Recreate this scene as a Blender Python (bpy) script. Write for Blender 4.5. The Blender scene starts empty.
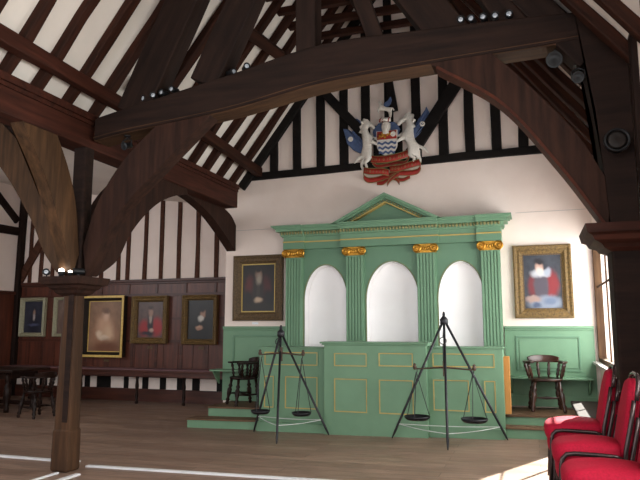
import bpy, bmesh, math, random
from mathutils import Vector, Matrix
random.seed(7)
S = bpy.context.scene
COL = S.collection
PI = math.pi
V = Vector

# ------------------------------------------------------------------ camera (fitted: yaw 18.8 deg left, pitched up)
F = 622.0
TH = math.radians(18.8); PH = math.atan(88 / F)
cam = bpy.data.cameras.new('camera'); cam.sensor_width = 36.0; cam.lens = 36.0 * F / 640
camo = bpy.data.objects.new('camera', cam); COL.objects.link(camo)
camo.location = (0, 0, 1.5); camo.rotation_euler = (PI / 2 + PH, 0, TH)
cam.clip_start = 0.05; cam.clip_end = 200
S.camera = camo

def floor_z(x):
    return 0.018 * min(0.0, max(x, -5.5))

# ------------------------------------------------------------------ materials
def lin(c):
    return tuple((v / 12.92 if v <= .04045 else ((v + .055) / 1.055) ** 2.4) for v in [a / 255 for a in c]) + (1,)

class NT:
    def __init__(s, name):
        s.m = bpy.data.materials.new(name); s.m.use_nodes = True
        s.t = s.m.node_tree; s.N = s.t.nodes; s.b = s.N['Principled BSDF']
    def n(s, typ, **kw):
        x = s.N.new(typ)
        for k, v in kw.items(): setattr(x, k, v)
        return x
    def l(s, a, b): s.t.links.new(a, b)
    def coord(s, scale=(1, 1, 1), rot=(0, 0, 0)):
        tc = s.n('ShaderNodeTexCoord'); mp = s.n('ShaderNodeMapping')
        mp.inputs['Scale'].default_value = scale; mp.inputs['Rotation'].default_value = rot
        s.l(tc.outputs['Object'], mp.inputs['Vector']); return mp.outputs['Vector']
    def noise(s, vec, scale, detail=4, rough=.55):
        x = s.n('ShaderNodeTexNoise'); x.inputs['Scale'].default_value = scale
        x.inputs['Detail'].default_value = detail; x.inputs['Roughness'].default_value = rough
        s.l(vec, x.inputs['Vector']); return x.outputs['Fac']
    def ramp(s, fac, stops):
        r = s.n('ShaderNodeValToRGB'); e = r.color_ramp.elements
        e[0].position, e[0].color = stops[0]; e[1].position, e[1].color = stops[-1]
        for p, c in stops[1:-1]:
            k = e.new(p); k.color = c
        s.l(fac, r.inputs['Fac']); return r.outputs['Color']
    def mix(s, fac, a, b, mode='MIX'):
        x = s.n('ShaderNodeMix', data_type='RGBA', blend_type=mode)
        for k, v in ((0, fac), (6, a), (7, b)):
            if hasattr(v, 'is_output'): s.l(v, x.inputs[k])
            else: x.inputs[k].default_value = v
        return x.outputs[2]
    def math(s, op, a, b=None, c=None):
        x = s.n('ShaderNodeMath', operation=op)
        for i, v in enumerate((a, b, c)):
            if v is None: continue
            if hasattr(v, 'is_output'): s.l(v, x.inputs[i])
            else: x.inputs[i].default_value = v
        return x.outputs[0]
    def bump(s, h, strength=.3, dist=.01):
        b = s.n('ShaderNodeBump'); b.inputs['Strength'].default_value = strength; b.inputs['Distance'].default_value = dist
        s.l(h, b.inputs['Height']); s.l(b.outputs['Normal'], s.b.inputs['Normal'])
    def fin(s, col=None, rough=.6, metal=0, spec=.5):
        if col is not None:
            if hasattr(col, 'is_output'): s.l(col, s.b.inputs['Base Color'])
            else: s.b.inputs['Base Color'].default_value = col
        s.b.inputs['Roughness'].default_value = rough; s.b.inputs['Metallic'].default_value = metal
        s.b.inputs['Specular IOR Level'].default_value = spec
        return s.m

def wood(name, dark, light, axis='X', rough=.72, sc=1.0, spec=.14, bump=.35):
    t = NT(name)
    k = {'X': (1.2, 14, 14), 'Y': (14, 1.2, 14), 'Z': (14, 14, 1.2), 'D': (7, 7, 7)}[axis]
    v = t.coord(tuple(a * sc for a in k)); f = t.noise(v, 1.0, 6, .6)
    v2 = t.coord((1, 1, 1)); g = t.noise(v2, 2.3, 3)
    c = t.ramp(f, [(.3, lin(dark)), (.72, lin(light))])
    c = t.mix(t.math('MULTIPLY', g, .55), c, lin(tuple(a * .62 for a in dark)))
    t.bump(f, bump, .012)
    return t.fin(c, rough, 0, spec)

def paint(name, c1, c2, rough=.5, sc=3.0, bump=.08, spec=.35, amt=1.0):
    t = NT(name); v = t.coord((1, 1, 1)); f = t.noise(v, sc, 5, .6); f2 = t.noise(v, sc * 9, 3)
    c = t.ramp(f, [(.3, lin(c1)), (.7, lin(c2))])
    t.bump(f2, bump, .01)
    return t.fin(c, rough, 0, spec)

def metal(name, c, rough=.4, met=1.0):
    t = NT(name); f = t.noise(t.coord(), 30, 3)
    return t.fin(t.ramp(f, [(.3, lin(tuple(a * .75 for a in c))), (.7, lin(c))]), rough, met)

M = {}
M['beam'] = wood('dark_oak', (26, 16, 13), (50, 33, 26), 'X')
M['rafter'] = wood('rafter_oak', (34, 18, 12), (72, 38, 25), 'X')
M['browntimber'] = wood('brown_oak', (48, 32, 22), (92, 63, 42), 'Z', rough=.65)
M['braceb'] = wood('brace_oak_brown', (52, 36, 24), (102, 72, 47), 'Z', rough=.65)
M['braced'] = wood('brace_oak_dark', (34, 20, 15), (66, 41, 31), 'Z')
M['redbeam'] = wood('red_oak', (44, 22, 15), (84, 44, 32), 'X', rough=.6)
M['black'] = wood('blackened_oak', (20, 17, 16), (34, 28, 26), 'D', rough=.7, bump=.2)
M['panel'] = wood('panelling_oak', (70, 33, 22), (116, 60, 41), 'Z', rough=.4, spec=.45)
M['panelx'] = wood('panelling_rail_oak', (56, 27, 19), (96, 49, 34), 'X', rough=.4, spec=.4)
M['chairwood'] = wood('chair_oak', (32, 16, 11), (70, 36, 22), 'D', rough=.3, spec=.5, bump=.08)
M['darkchair'] = wood('dark_chair_oak', (24, 14, 11), (48, 29, 22), 'D', rough=.35, bump=.08)
M['pine'] = wood('pine_board', (186, 122, 62), (222, 160, 96), 'Z', rough=.5, bump=.05)
M['tread'] = wood('tread_wood', (84, 62, 46), (138, 108, 84), 'X', rough=.55)
M['underlight'] = wood('painted_underlight_oak', (56, 38, 27), (90, 63, 43), 'X', rough=.65)  # paler tone paints in light reaching the tie beam from below
M['redunderlight'] = wood('red_underlight_oak', (58, 27, 19), (90, 44, 28), 'D', rough=.55)  # brighter red tone paints in light along the brace's lower edge
M['stud'] = wood('stud_oak', (62, 36, 27), (100, 64, 48), 'Z')
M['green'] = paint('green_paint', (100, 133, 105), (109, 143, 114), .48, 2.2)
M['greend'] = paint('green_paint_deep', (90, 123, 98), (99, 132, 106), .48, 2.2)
M['dullgold'] = paint('dull_gilt_moulding', (112, 112, 76), (140, 132, 86), .5, 30)
M['nichewhite'] = paint('niche_white_paint', (244, 240, 240), (250, 247, 247), .85, 1.5, .05, .1)
M['gold'] = metal('gilding', (206, 150, 58), .4, .8)
M['goldpaint'] = paint('gold_line_paint', (172, 146, 80), (190, 162, 92), .45, 6)
M['oldgold'] = paint('old_gilt_frame', (78, 60, 36), (132, 104, 60), .5, 40, .6)
M['brightgold'] = paint('bright_gilt_frame', (196, 160, 86), (222, 188, 110), .35, 20, .2)
M['darkframe'] = paint('dark_gilt_frame', (62, 47, 32), (108, 85, 56), .45, 40, .6)
M['paleframe'] = paint('pale_frame', (140, 136, 112), (168, 162, 136), .5, 30, .3)
M['frameblack'] = paint('frame_side', (26, 20, 17), (36, 28, 24), .6)
M['plaster'] = paint('wall_plaster', (226, 208, 198), (236, 220, 211), .85, 1.2, .12, .15)
M['roofplaster'] = paint('roof_plaster', (214, 205, 196), (228, 219, 209), .85, 1.0, .12, .15)
M['iron'] = metal('black_iron', (52, 50, 54), .45, .6)
M['rust'] = metal('rusted_iron', (92, 72, 60), .6, .35)
M['pan'] = metal('pan_iron', (40, 38, 42), .4, .6)
M['cord'] = paint('white_cord', (190, 194, 190), (205, 208, 204), .8)
M['white'] = paint('white_paint', (214, 214, 216), (228, 228, 230), .5)
M['card'] = paint('white_card', (225, 225, 228), (236, 236, 238), .7)
M['spot'] = paint('spot_black', (16, 16, 18), (24, 24, 26), .45, 30, 0, .3)
M['lens'] = paint('lens_glass', (150, 158, 168), (190, 196, 204), .1, 20, 0, .8)
M['silver'] = paint('silver_leaf', (204, 196, 186), (228, 221, 212), .35, 30, .2, .6)
M['blue'] = paint('blue_enamel', (64, 80, 116), (84, 101, 138), .45, 25, .3)
M['red'] = paint('red_enamel', (128, 28, 20), (156, 40, 27), .45, 25, .2)
M['chairmetal'] = metal('brown_black_tube', (74, 60, 60), .25, .7)
M['plum'] = paint('plum_runner', (104, 74, 78), (122, 90, 92), .7, 8)
M['windowwood'] = wood('window_oak', (60, 40, 28), (104, 76, 52), 'Z')
M['sillstone'] = paint('sill_plaster', (196, 190, 184), (214, 208, 202), .7)
M['greyplaster'] = paint('lower_plaster', (176, 168, 164), (196, 188, 183), .85)

def velvet():
    t = NT('red_upholstery'); v = t.coord()
    f = t.noise(v, 90, 3); c = t.ramp(f, [(.3, lin((138, 8, 34))), (.7, lin((166, 16, 48)))])
    t.bump(f, .15, .004)
    return t.fin(c, .8, 0, .2)
M['velvet'] = velvet()

def floor_mat():
    t = NT('floor_boards'); v = t.coord((1, 1, 1))
    br = t.n('ShaderNodeTexBrick'); br.offset = .37; br.squash = 1
    br.inputs['Scale'].default_value = 1; br.inputs['Brick Width'].default_value = 2.7; br.inputs['Row Height'].default_value = .21
    br.inputs['Mortar Size'].default_value = .006; br.inputs['Mortar Smooth'].default_value = .2; br.inputs['Bias'].default_value = 0
    br.inputs['Color1'].default_value = lin((156, 125, 105)); br.inputs['Color2'].default_value = lin((124, 94, 77)); br.inputs['Mortar'].default_value = lin((50, 35, 26))
    t.l(v, br.inputs['Vector'])
    g = t.noise(t.coord((2.2, 26, 26)), 1.0, 6, .65); gm = t.n('ShaderNodeMapRange'); t.l(g, gm.inputs[0]); gm.inputs[1].default_value = .38; gm.inputs[2].default_value = .66; g2 = gm.outputs[0]; w = t.noise(t.coord((.8, 2.4, 1)), 1.3, 4)
    c = t.mix(t.math('MULTIPLY', g2, .9), br.outputs['Color'], lin((88, 67, 56)))
    c = t.mix(t.math('MULTIPLY', w, .45), c, lin((156, 136, 122)))
    h = t.math('MULTIPLY_ADD', br.outputs['Fac'], -1.0, g)
    t.bump(h, .3, .01)
    rr = t.ramp(w, [(.3, (.34,) * 3 + (1,)), (.75, (.6,) * 3 + (1,))]); t.l(rr, t.b.inputs['Roughness'])
    t.l(c, t.b.inputs['Base Color']); t.b.inputs['Specular IOR Level'].default_value = .35
    return t.m
M['floor'] = floor_mat()

def glass_mat():
    m = bpy.data.materials.new('window_glass'); m.use_nodes = True; t = m.node_tree; N = t.nodes
    N.remove(N['Principled BSDF']); o = N['Material Output']
    a = N.new('ShaderNodeBsdfTransparent'); a.inputs[0].default_value = (.95, .97, .97, 1)
    b = N.new('ShaderNodeBsdfGlossy'); b.inputs['Roughness'].default_value = .03
    mx = N.new('ShaderNodeMixShader'); mx.inputs[0].default_value = .06
    t.links.new(a.outputs[0], mx.inputs[1]); t.links.new(b.outputs[0], mx.inputs[2]); t.links.new(mx.outputs[0], o.inputs[0])
    return m
M['glass'] = glass_mat()

def lamp_mat(name, col, st):
    t = NT(name); t.b.inputs['Emission Color'].default_value = col; t.b.inputs['Emission Strength'].default_value = st
    return t.fin((.8, .8, .8, 1), .3)
M['lit'] = lamp_mat('lit_lamp', (1, .95, .85, 1), 14)

def portrait(name, bg, bg2, layers):
    """flat painted canvas: soft ellipses of colour over a mottled ground (local x, z; centre 0,0; half size 1)"""
    t = NT(name); tc = t.n('ShaderNodeTexCoord'); sp = t.n('ShaderNodeSeparateXYZ')
    nz = t.n('ShaderNodeTexNoise'); nz.inputs['Scale'].default_value = 5; nz.inputs['Detail'].default_value = 4
    t.l(tc.outputs['UV'], nz.inputs['Vector'])
    va = t.n('ShaderNodeVectorMath', operation='MULTIPLY_ADD')
    t.l(nz.outputs['Color'], va.inputs[0]); va.inputs[1].default_value = (.11, .11, .11); t.l(tc.outputs['UV'], va.inputs[2])
    t.l(va.outputs[0], sp.inputs[0])
    X = t.math('MULTIPLY_ADD', sp.outputs[0], 2.0, -1.11); Z = t.math('MULTIPLY_ADD', sp.outputs[1], 2.0, -1.11)
    col = t.ramp(nz.outputs['Fac'], [(.3, lin(bg)), (.7, lin(bg2))])
    for cx, cz, rx, rz, soft, c in layers:
        a = t.math('DIVIDE', t.math('SUBTRACT', X, cx), rx); b = t.math('DIVIDE', t.math('SUBTRACT', Z, cz), rz)
        d = t.math('SQRT', t.math('ADD', t.math('MULTIPLY', a, a), t.math('MULTIPLY', b, b)))
        mr = t.n('ShaderNodeMapRange', interpolation_type='SMOOTHSTEP')
        mr.inputs['From Min'].default_value = 1 + soft * 1.5; mr.inputs['From Max'].default_value = 1 - soft * 1.5
        t.l(d, mr.inputs['Value'])
        col = t.mix(mr.outputs[0], col, lin(c))
    f = t.noise(tc.outputs['UV'], 60, 3)
    t.bump(f, .1, .004)
    return t.fin(col, .38, 0, .4)

# ------------------------------------------------------------------ mesh building
class MB:
    def __init__(s): s.bm = bmesh.new()
    def box(s, x0, x1, y0, y1, z0, z1, mx=None):
        vs = [s.bm.verts.new((x, y, z)) for x in (x0, x1) for y in (y0, y1) for z in (z0, z1)]
        for q in ((0, 1, 3, 2), (4, 6, 7, 5), (0, 4, 5, 1), (2, 3, 7, 6), (0, 2, 6, 4), (1, 5, 7, 3)):
            s.bm.faces.new([vs[i] for i in q])
        if mx is not None: bmesh.ops.transform(s.bm, matrix=mx, verts=vs)
        return s
    def prism(s, pts, ext):
        ext = V(ext); a = [s.bm.verts.new(p) for p in pts]; b = [s.bm.verts.new(V(p) + ext) for p in pts]; n = len(pts)
        f1 = s.bm.faces.new(a); f2 = s.bm.faces.new(b[::-1])
        for i in range(n): s.bm.faces.new((a[i], b[i], b[(i + 1) % n], a[(i + 1) % n]))
        if n > 4: bmesh.ops.triangulate(s.bm, faces=[f1, f2])
        return s
    def loft(s, rings, cap=True, closed=False):
        R = [[s.bm.verts.new(p) for p in r] for r in rings]; n = len(R[0])
        for i in range(len(R) - (0 if closed else 1)):
            A, B = R[i], R[(i + 1) % len(R)]
            for j in range(n): s.bm.faces.new((A[j], A[(j + 1) % n], B[(j + 1) % n], B[j]))
        if cap and not closed:
            s.bm.faces.new(R[0][::-1]); s.bm.faces.new(R[-1])
        return s
    def tube(s, pts, r, n=10, flat=1.0, closed=False):
        pts = [V(p) for p in pts]; rr = r if isinstance(r, (list, tuple)) else [r] * len(pts)
        rings = []; prev = None
        for i, p in enumerate(pts):
            if closed: d = pts[(i + 1) % len(pts)] - pts[i - 1]
            else: d = pts[min(i + 1, len(pts) - 1)] - pts[max(i - 1, 0)]
            d.normalize()
            if prev is None:
                u = d.cross(V((0, 0, 1)))
                if u.length < .05: u = d.cross(V((0, 1, 0)))
            else:
                u = prev - d * prev.dot(d)
            u.normalize(); prev = u.copy(); w = d.cross(u)
            rings.append([p + (u * math.cos(2 * PI * k / n) + w * math.sin(2 * PI * k / n) * flat) * rr[i] for k in range(n)])
        return s.loft(rings, closed=closed)
    def turned(s, a, b, prof, n=10):
        a, b = V(a), V(b)
        return s.tube([a.lerp(b, t) for t, r in prof], [r for t, r in prof], n)
    def lathe(s, prof, c=(0, 0, 0), n=24, mx=None):
        c = V(c)
        rings = [[V((r * math.cos(2 * PI * k / n), r * math.sin(2 * PI * k / n), z)) for k in range(n)] for r, z in prof]
        if mx is not None: rings = [[mx @ p for p in r] for r in rings]
        return s.loft([[c + p for p in r] for r in rings])
    def shear(s, k=.018):
        for v in s.bm.verts: v.co.z += k * min(0, max(v.co.x, -5.5))
        return s
    def build(s, name, mat, parent=None, world=True, smooth=False, bevel=0, origin='base', subsurf=0):
        bmesh.ops.recalc_face_normals(s.bm, faces=s.bm.faces)
        me = bpy.data.meshes.new(name); o = bpy.data.objects.new(name, me); COL.objects.link(o)
        if parent is not None:
            o.parent = parent
            if world:
                off = V((0, 0, 0)); p = parent
                while p is not None: off += p.location; p = p.parent
                bmesh.ops.translate(s.bm, vec=-off, verts=s.bm.verts)
        elif origin == 'base':
            xs = [v.co.x for v in s.bm.verts]; ys = [v.co.y for v in s.bm.verts]; zs = [v.co.z for v in s.bm.verts]
            c = V(((min(xs) + max(xs)) / 2, (min(ys) + max(ys)) / 2, min(zs)))
            bmesh.ops.translate(s.bm, vec=-c, verts=s.bm.verts); o.location = c
        s.bm.to_mesh(me); s.bm.free()
        me.materials.append(M[mat] if isinstance(mat, str) else mat)
        if smooth:
            for p in me.polygons: p.use_smooth = True
        if bevel:
            b = o.modifiers.new('bevel', 'BEVEL'); b.width = bevel; b.segments = 2; b.limit_method = 'ANGLE'; b.angle_limit = math.radians(40)
        if subsurf:
            u = o.modifiers.new('sub', 'SUBSURF'); u.levels = u.render_levels = subsurf
        return o

def tag(o, label, cat, group=None):
    o['label'] = label; o['category'] = cat
    if group: o['group'] = group
    return o
def struct(o): o['kind'] = 'structure'; return o
def thing(name, label, cat, loc, rot=0, group=None):
    o = bpy.data.objects.new(name, None); o.empty_display_size = .1; COL.objects.link(o)
    o.location = loc; o.rotation_euler = (0, 0, rot)
    return tag(o, label, cat, group)
def dup(root, loc, rot=0, label=None):
    r = root.copy(); COL.objects.link(r); r.location = loc; r.rotation_euler = (0, 0, rot)
    if label: r['label'] = label
    for ch in list(root.children):
        c = ch.copy(); COL.objects.link(c); c.parent = r
        for g in list(ch.children):
            d = g.copy(); COL.objects.link(d); d.parent = c
    return r

def timber(name, p0, p1, w, h, mat, up=(0, 0, 1), parent=None, jit=.008, seg=None, bend=0, ext=0):
    """squared timber, its own local frame with x along its length; w across, h along 'up'"""
    p0, p1 = V(p0), V(p1); d = (p1 - p0); L = d.length; d.normalize()
    upv = V(up); z = (upv - d * upv.dot(d)).normalized(); y = z.cross(d)
    mb = MB(); n = seg or max(2, int(L / .6)); rings = []
    for i in range(n + 1):
        t = i / n; x = t * L; cz = bend * math.sin(PI * t)
        j = [random.uniform(-jit, jit) for _ in range(6)]
        rings.append([V((x, -w / 2 + j[0], cz - h / 2 + j[1])), V((x, w / 2 + j[2], cz - h / 2 + j[1])),
                      V((x, w / 2 + j[2], cz + h / 2 + j[3])), V((x, -w / 2 + j[0], cz + h / 2 + j[3]))])
    mb.loft(rings)
    o = mb.build(name, mat, None, bevel=min(.015, w * .12), origin='none')
    mx = Matrix((d, y, z)).transposed().to_4x4(); mx.translation = p0
    o.matrix_world = mx
    if parent is not None:
        o.parent = parent
        loc = parent.location
        o.matrix_local = Matrix.Translation(-loc) @ mx
    return o

def curve(pts, n=10):
    """Catmull-Rom through 2-tuples"""
    P = [V((p[0], p[1], 0)) for p in pts]; P = [P[0] * 2 - P[1]] + P + [P[-1] * 2 - P[-2]]; out = []
    for i in range(1, len(P) - 2):
        for k in range(n):
            t = k / n; a, b, c, d = P[i - 1], P[i], P[i + 1], P[i + 2]
            q = .5 * ((2 * b) + (c - a) * t + (2 * a - 5 * b + 4 * c - d) * t * t + (3 * b - a - 3 * c + d) * t ** 3)
            out.append((q.x, q.y))
    out.append((P[-2].x, P[-2].y)); return out

# ------------------------------------------------------------------ SETTING
YE = 10.4          # face of the end wall
XR = .92           # face of the right wall
XL = -11.95        # left wall of the wing
YW = 12.1          # face of the panelled wall
XC = -2.2; EAVE = 4.05; XE = -5.2; PITCH = 1.31
RIDGE = EAVE + (XC - XE) * PITCH
XE2 = 2 * XC - XE

mb = MB(); NX = 24; xs = [XL - .2, -9, -5.5] + [-5.5 + 5.5 * i / NX for i in range(1, NX + 1)] + [XR + .2]
for i in range(len(xs) - 1):
    z0, z1 = floor_z(xs[i]), floor_z(xs[i + 1])
    q = [(xs[i], -2, z0), (xs[i + 1], -2, z1), (xs[i + 1], YW + .3, z1), (xs[i], YW + .3, z0)]
    mb.bm.faces.new([mb.bm.verts.new(p) for p in q])
bmesh.ops.remove_doubles(mb.bm, verts=mb.bm.verts, dist=1e-4)
fl = struct(mb.build('floor', 'floor', origin='none'))
s = fl.modifiers.new('thick', 'SOLIDIFY'); s.thickness = .1; s.offset = -1
if fl.data.polygons[0].normal.z < 0: fl.data.flip_normals()

# end wall with gable
gx0, gx1 = -5.4, XR + .35
mb = MB()
mb.prism([(gx0, YE, -.2), (gx1, YE, -.2), (gx1, YE, 4.1), (XE2 + .02, YE, EAVE + .1), (XC, YE, RIDGE + .1), (XE - .02, YE, EAVE + .1), (gx0, YE, 4.1)], (0, .3, 0))
wall_end = struct(mb.build('wall_end', 'plaster', origin='none'))
# gable studs (parts of the wall)
def roof_z(x): return EAVE + (x - XE) * PITCH if x < XC else EAVE + (XE2 - x) * PITCH
for x in (-4.86, -4.43, -3.98, -3.52, -3.08, -2.67, -2.24, -1.77, -1.31, -.88, -.44, -.03):
    zt = roof_z(x) - .05
    if zt > 4.5:
        timber('stud', (x, YE - .015, 4.33), (x + random.uniform(-.02, .02), YE - .015, zt), .155, .07, 'black', (0, 1, 0), wall_end)
t = timber('gable_sill', (gx0 + .02, YE - .02, 4.30), (.9, YE - .02, 4.37), .09, .13, 'black', (0, 0, 1)); tag(t, 'black horizontal timber along the foot of the timbered gable', 'beam')
for sx, lb in ((XE, 'left'), (XE2, 'right')):
    t = timber('gable_rafter', (sx + (.1 if sx < XC else -.1), YE - .07, EAVE + .06), (XC, YE - .07, RIDGE - .07), .1, .2, 'black', (0, 0, 1))
    tag(t, f'black sloping timber framing the {lb} edge of the gable wall', 'rafter')
t = timber('gable_strut', (-3.68, YE - .1, 6.05), (-2.55, YE - .1, 4.72), .1, .17, 'black'); tag(t, 'black diagonal strut across gable studs, up and left from the coat of arms', 'strut')
t = timber('gable_strut', (-.83, YE - .1, 5.95), (-1.88, YE - .1, 4.42), .1, .21, 'black'); tag(t, 'black diagonal strut across gable studs, up and right from the coat of arms', 'strut')
t = timber('gable_strut', (-2.28, YE - .1, 6.2), (-2.13, YE - .1, 5.25), .08, .12, 'black'); tag(t, 'short near-upright dark gable strut above crest of the coat of arms', 'strut')
mb = MB(); mb.box(gx0 + .05, -4.3, YE - .008, YE, 3.3, 3.308); struct(mb.build('trim_1', 'greyplaster', origin='none'))
mb = MB(); mb.box(-.2, .85, YE - .008, YE, 3.34, 3.347); struct(mb.build('trim_2', 'greyplaster', origin='none'))

# right wall with window openings
W1 = (6.4, 10.36, 1.0, 2.95)
W2 = (.6, 4.4, 1.2, 3.3)  # unseen nearer opening, added so fill light reaches the roof
mb = MB(); x0, x1 = XR, XR + .3
mb.box(x0, x1, -2, W2[0], -.2, 4.2); mb.box(x0, x1, W2[1], W1[0], -.2, 4.2); mb.box(x0, x1, W2[0], W2[1], -.2, W2[2]); mb.box(x0, x1, W2[0], W2[1], W2[3], 4.2); mb.box(x0, x1, W1[1], YE, -.2, 4.2)
mb.box(x0, x1, W1[0], W1[1], -.2, W1[2]); mb.box(x0, x1, W1[0], W1[1], W1[3], 4.2)
wall_right = struct(mb.build('wall_right', 'plaster', origin='none'))
for y in (4.9, 5.55):
    timber('stud', (XR - .015, y, 2.35 if y > 5 else .05), (XR - .015, y, 4.1), .06, .14, 'beam', (0, 1, 0), wall_right)
mb = MB()
fx0, fx1 = XR - .02, XR + .09
y0, y1, z0, z1 = W1
mb.box(fx0, fx1, y0, y0 + .08, z0, z1); mb.box(fx0, fx1, y1 - .08, y1, z0, z1)
mb.box(fx0, fx1, y0 + .08, y1 - .08, z1 - .08, z1); mb.box(fx0, fx1, y0 + .08, y1 - .08, z0, z0 + .06)
wf = struct(mb.build('window_1', 'windowwood', origin='none', bevel=.008))
for k in range(1, 3):
    y = y0 + (y1 - y0) * k / 3
    MB().box(fx0 + .03, fx1 - .06, y - .02, y + .02, z0 + .06, z1 - .08).build('mullion', 'windowwood', wf)
MB().box(fx0 + .04, fx1 - .06, y0 + .08, y1 - .08, 2.1, 2.13).build('transom', 'windowwood', wf)
for k in range(3):
    a = y0 + (y1 - y0) * k / 3 + .03; b = y0 + (y1 - y0) * (k + 1) / 3 - .03
    MB().box(fx0 + .085, fx0 + .09, a, b, z0 + .06, z1 - .08).build('glass_pane', 'glass', wf)
MB().box(XR - .1, XR + .02, y0 - .05, y1 + .05, z0 - .04, z0).build('window_sill', 'sillstone', wf, bevel=.01)

a, b, c, d = W2
w2f = struct(MB().box(fx0, fx1, a, a + .08, c, d).box(fx0, fx1, b - .08, b, c, d).box(fx0, fx1, a + .08, b - .08, d - .08, d).box(fx0, fx1, a + .08, b - .08, c, c + .08).build('window_added', 'windowwood', origin='none'))  # made-up window out of view, added to carry fill light
for k in range(1, 4):
    y = a + (b - a) * k / 4; MB().box(fx0 + .02, fx1 - .02, y - .03, y + .03, c + .08, d - .08).build('mullion', 'windowwood', w2f)
MB().box(fx0 + .085, fx0 + .09, a + .08, b - .08, c + .08, d - .08).build('glass_pane', 'glass', w2f)
# wing: panelled wall, left wall, return wall
mb = MB(); mb.box(XL - .3, gx0 + .3, YW, YW + .25, -.2, 5.4); wall_back = struct(mb.build('wall_back', 'plaster', origin='none'))
mb = MB(); mb.box(XL - .3, XL, -2, 3.5, -.2, 5.4).box(XL - .3, XL, 7.5, YW, -.2, 5.4).box(XL - .3, XL, 3.5, 7.5, -.2, 2.45).box(XL - .3, XL, 3.5, 7.5, 3.75, 5.4); wall_left = struct(mb.build('wall_left', 'plaster', origin='none'))
mb = MB(); mb.box(gx0, gx0 + .3, YE + .3, YW, -.2, 4.3); wall_ret = struct(mb.build('wall_return', 'plaster', origin='none'))
for i, u in enumerate((-11.62, -11.28, -10.93, -10.5, -10.0, -9.52, -9.05, -8.79, -8.33, -7.91, -7.46, -6.98, -6.51, -6.05, -5.6)):
    timber('stud', (u, YW - .01, 2.58), (u, YW - .01, 4.9), .1, .05, 'stud', (0, 1, 0), wall_back)
timber('brace', (-11.9, YW - .04, 2.62), (-10.9, YW - .04, 4.2), .06, .2, 'stud', (0, 0, 1), wall_back)
timber('corner_post', (XL + .08, YW - .08, -.1), (XL + .08, YW - .08, 5), .14, .14, 'beam', (0, 1, 0), wall_left)
for y in (9.6, 10.6):
    timber('stud', (XL + .02, y, 2.4), (XL + .02, y, 5), .14, .06, 'beam', (1, 0, 0), wall_left)
timber('rail', (XL + .03, 5, 3.85), (XL + .03, 12, 3.85), .07, .2, 'beam', (0, 0, 1), wall_left)
timber('brace', (XL + .03, 11.9, 4.1), (XL + .03, 10.8, 5.0), .07, .18, 'beam', (0, 0, 1), wall_left)

# roofs
def slab(name, a, b, mat, y0, y1, th):
    mb = MB(); d = V((b[0] - a[0], 0, b[1] - a[1])).normalized(); n = V((-d.z, 0, d.x))
    if n.z < 0: n = -n
    A, B = V((a[0], y0, a[1])), V((b[0], y0, b[1]))
    mb.prism([A, B, B + n * th, A + n * th], (0, y1 - y0, 0)); return struct(mb.build(name, mat, origin='none'))
slab('ceiling_left', (XE - .12, EAVE - .157), (XC, RIDGE), 'roofplaster', -2, YE + .3, .15)
slab('ceiling_right', (XE2 + .4, EAVE - .524), (XC, RIDGE), 'roofplaster', -2, YE + .3, .15)
slab('ceiling_aisle', (XL - .3, 5.0), (XE - .12, 4.03), 'roofplaster', -2, YW + .25, .12)

# ------------------------------------------------------------------ ROOF TIMBERS
def on_roof(x, side, off):
    z = EAVE + (x - XE) * PITCH
    n = V((PITCH, -1)).normalized() * off   # inward-down normal of the left slope
    px, pz = x + n.x, z + n.y
    return (px, pz) if side == 'left' else (2 * XC - px, pz)
ORD = ['first', 'second', 'third', 'fourth', 'fifth', 'sixth', 'seventh', 'eighth', 'ninth', 'tenth', 'eleventh', 'twelfth', 'thirteenth', 'fourteenth', 'fifteenth', 'sixteenth', 'seventeenth', 'eighteenth', 'nineteenth', 'twentieth']
ys = [9.92 - .47 * k for k in range(14)]
for side in ('left', 'right'):
    for k, y in enumerate(ys):
        if side == 'right' and y < 5.0: continue
        j = random.uniform(-.03, .03)
        a = on_roof(XE + (.06 if side == 'left' else -.3), side, .05); b = on_roof(XC - .02, side, .05)
        up = V((-PITCH, 0, 1)) if side == 'left' else V((PITCH, 0, 1))
        t = timber('rafter', (a[0], y + j, a[1]), (b[0], y - j, b[1]), random.uniform(.12, .15) if y > 5.9 else random.uniform(.11, .13), .1, 'rafter', up, jit=.012, seg=10)
        tag(t, f'dark oak rafter on the {side} roof slope, {ORD[k]} counted from the end gable', 'rafter', f'rafters of the {side} roof slope')
for k, y in enumerate((9.92, 9.45, 8.98, 8.51, 8.04, 7.57, 7.1)):
    t = timber('collar_beam', (-3.45, y + .1, 6.22), (2 * XC + 3.45, y + .1, 6.22), .1, .11, 'rafter'); t.location.y += 0
    tag(t, f'dark collar beam high across the roof, {ORD[k]} counted from the end gable', 'beam', 'collar beams')
t = timber('collar_purlin', (XC + .05, 5.2, 6.08), (XC + .05, YE, 6.08), .16, .14, 'beam'); tag(t, 'dark long purlin under the collar beams along the roof centre', 'beam')
t = timber('roof_rail', (-4.79, 1.5, 4.40), (-4.84, 6.4, 4.31), .13, .17, 'redbeam'); tag(t, 'reddish rail crossing the lower rafters of the left roof slope', 'beam')
t = timber('wind_brace', (-3.75, 7.35, 5.72), (-3.45, 9.2, 5.72), .1, .17, 'rafter', (1, 0, .6)); tag(t, 'dark wind brace crossing the left rafters beside the crown post', 'brace')
t = timber('side_purlin', (-4.62, 6.4, 4.52), (-4.72, YE - .05, 4.38), .12, .17, 'rafter', (0, 0, 1)); tag(t, 'dark rail under left rafters running to the end gable', 'beam')

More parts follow.
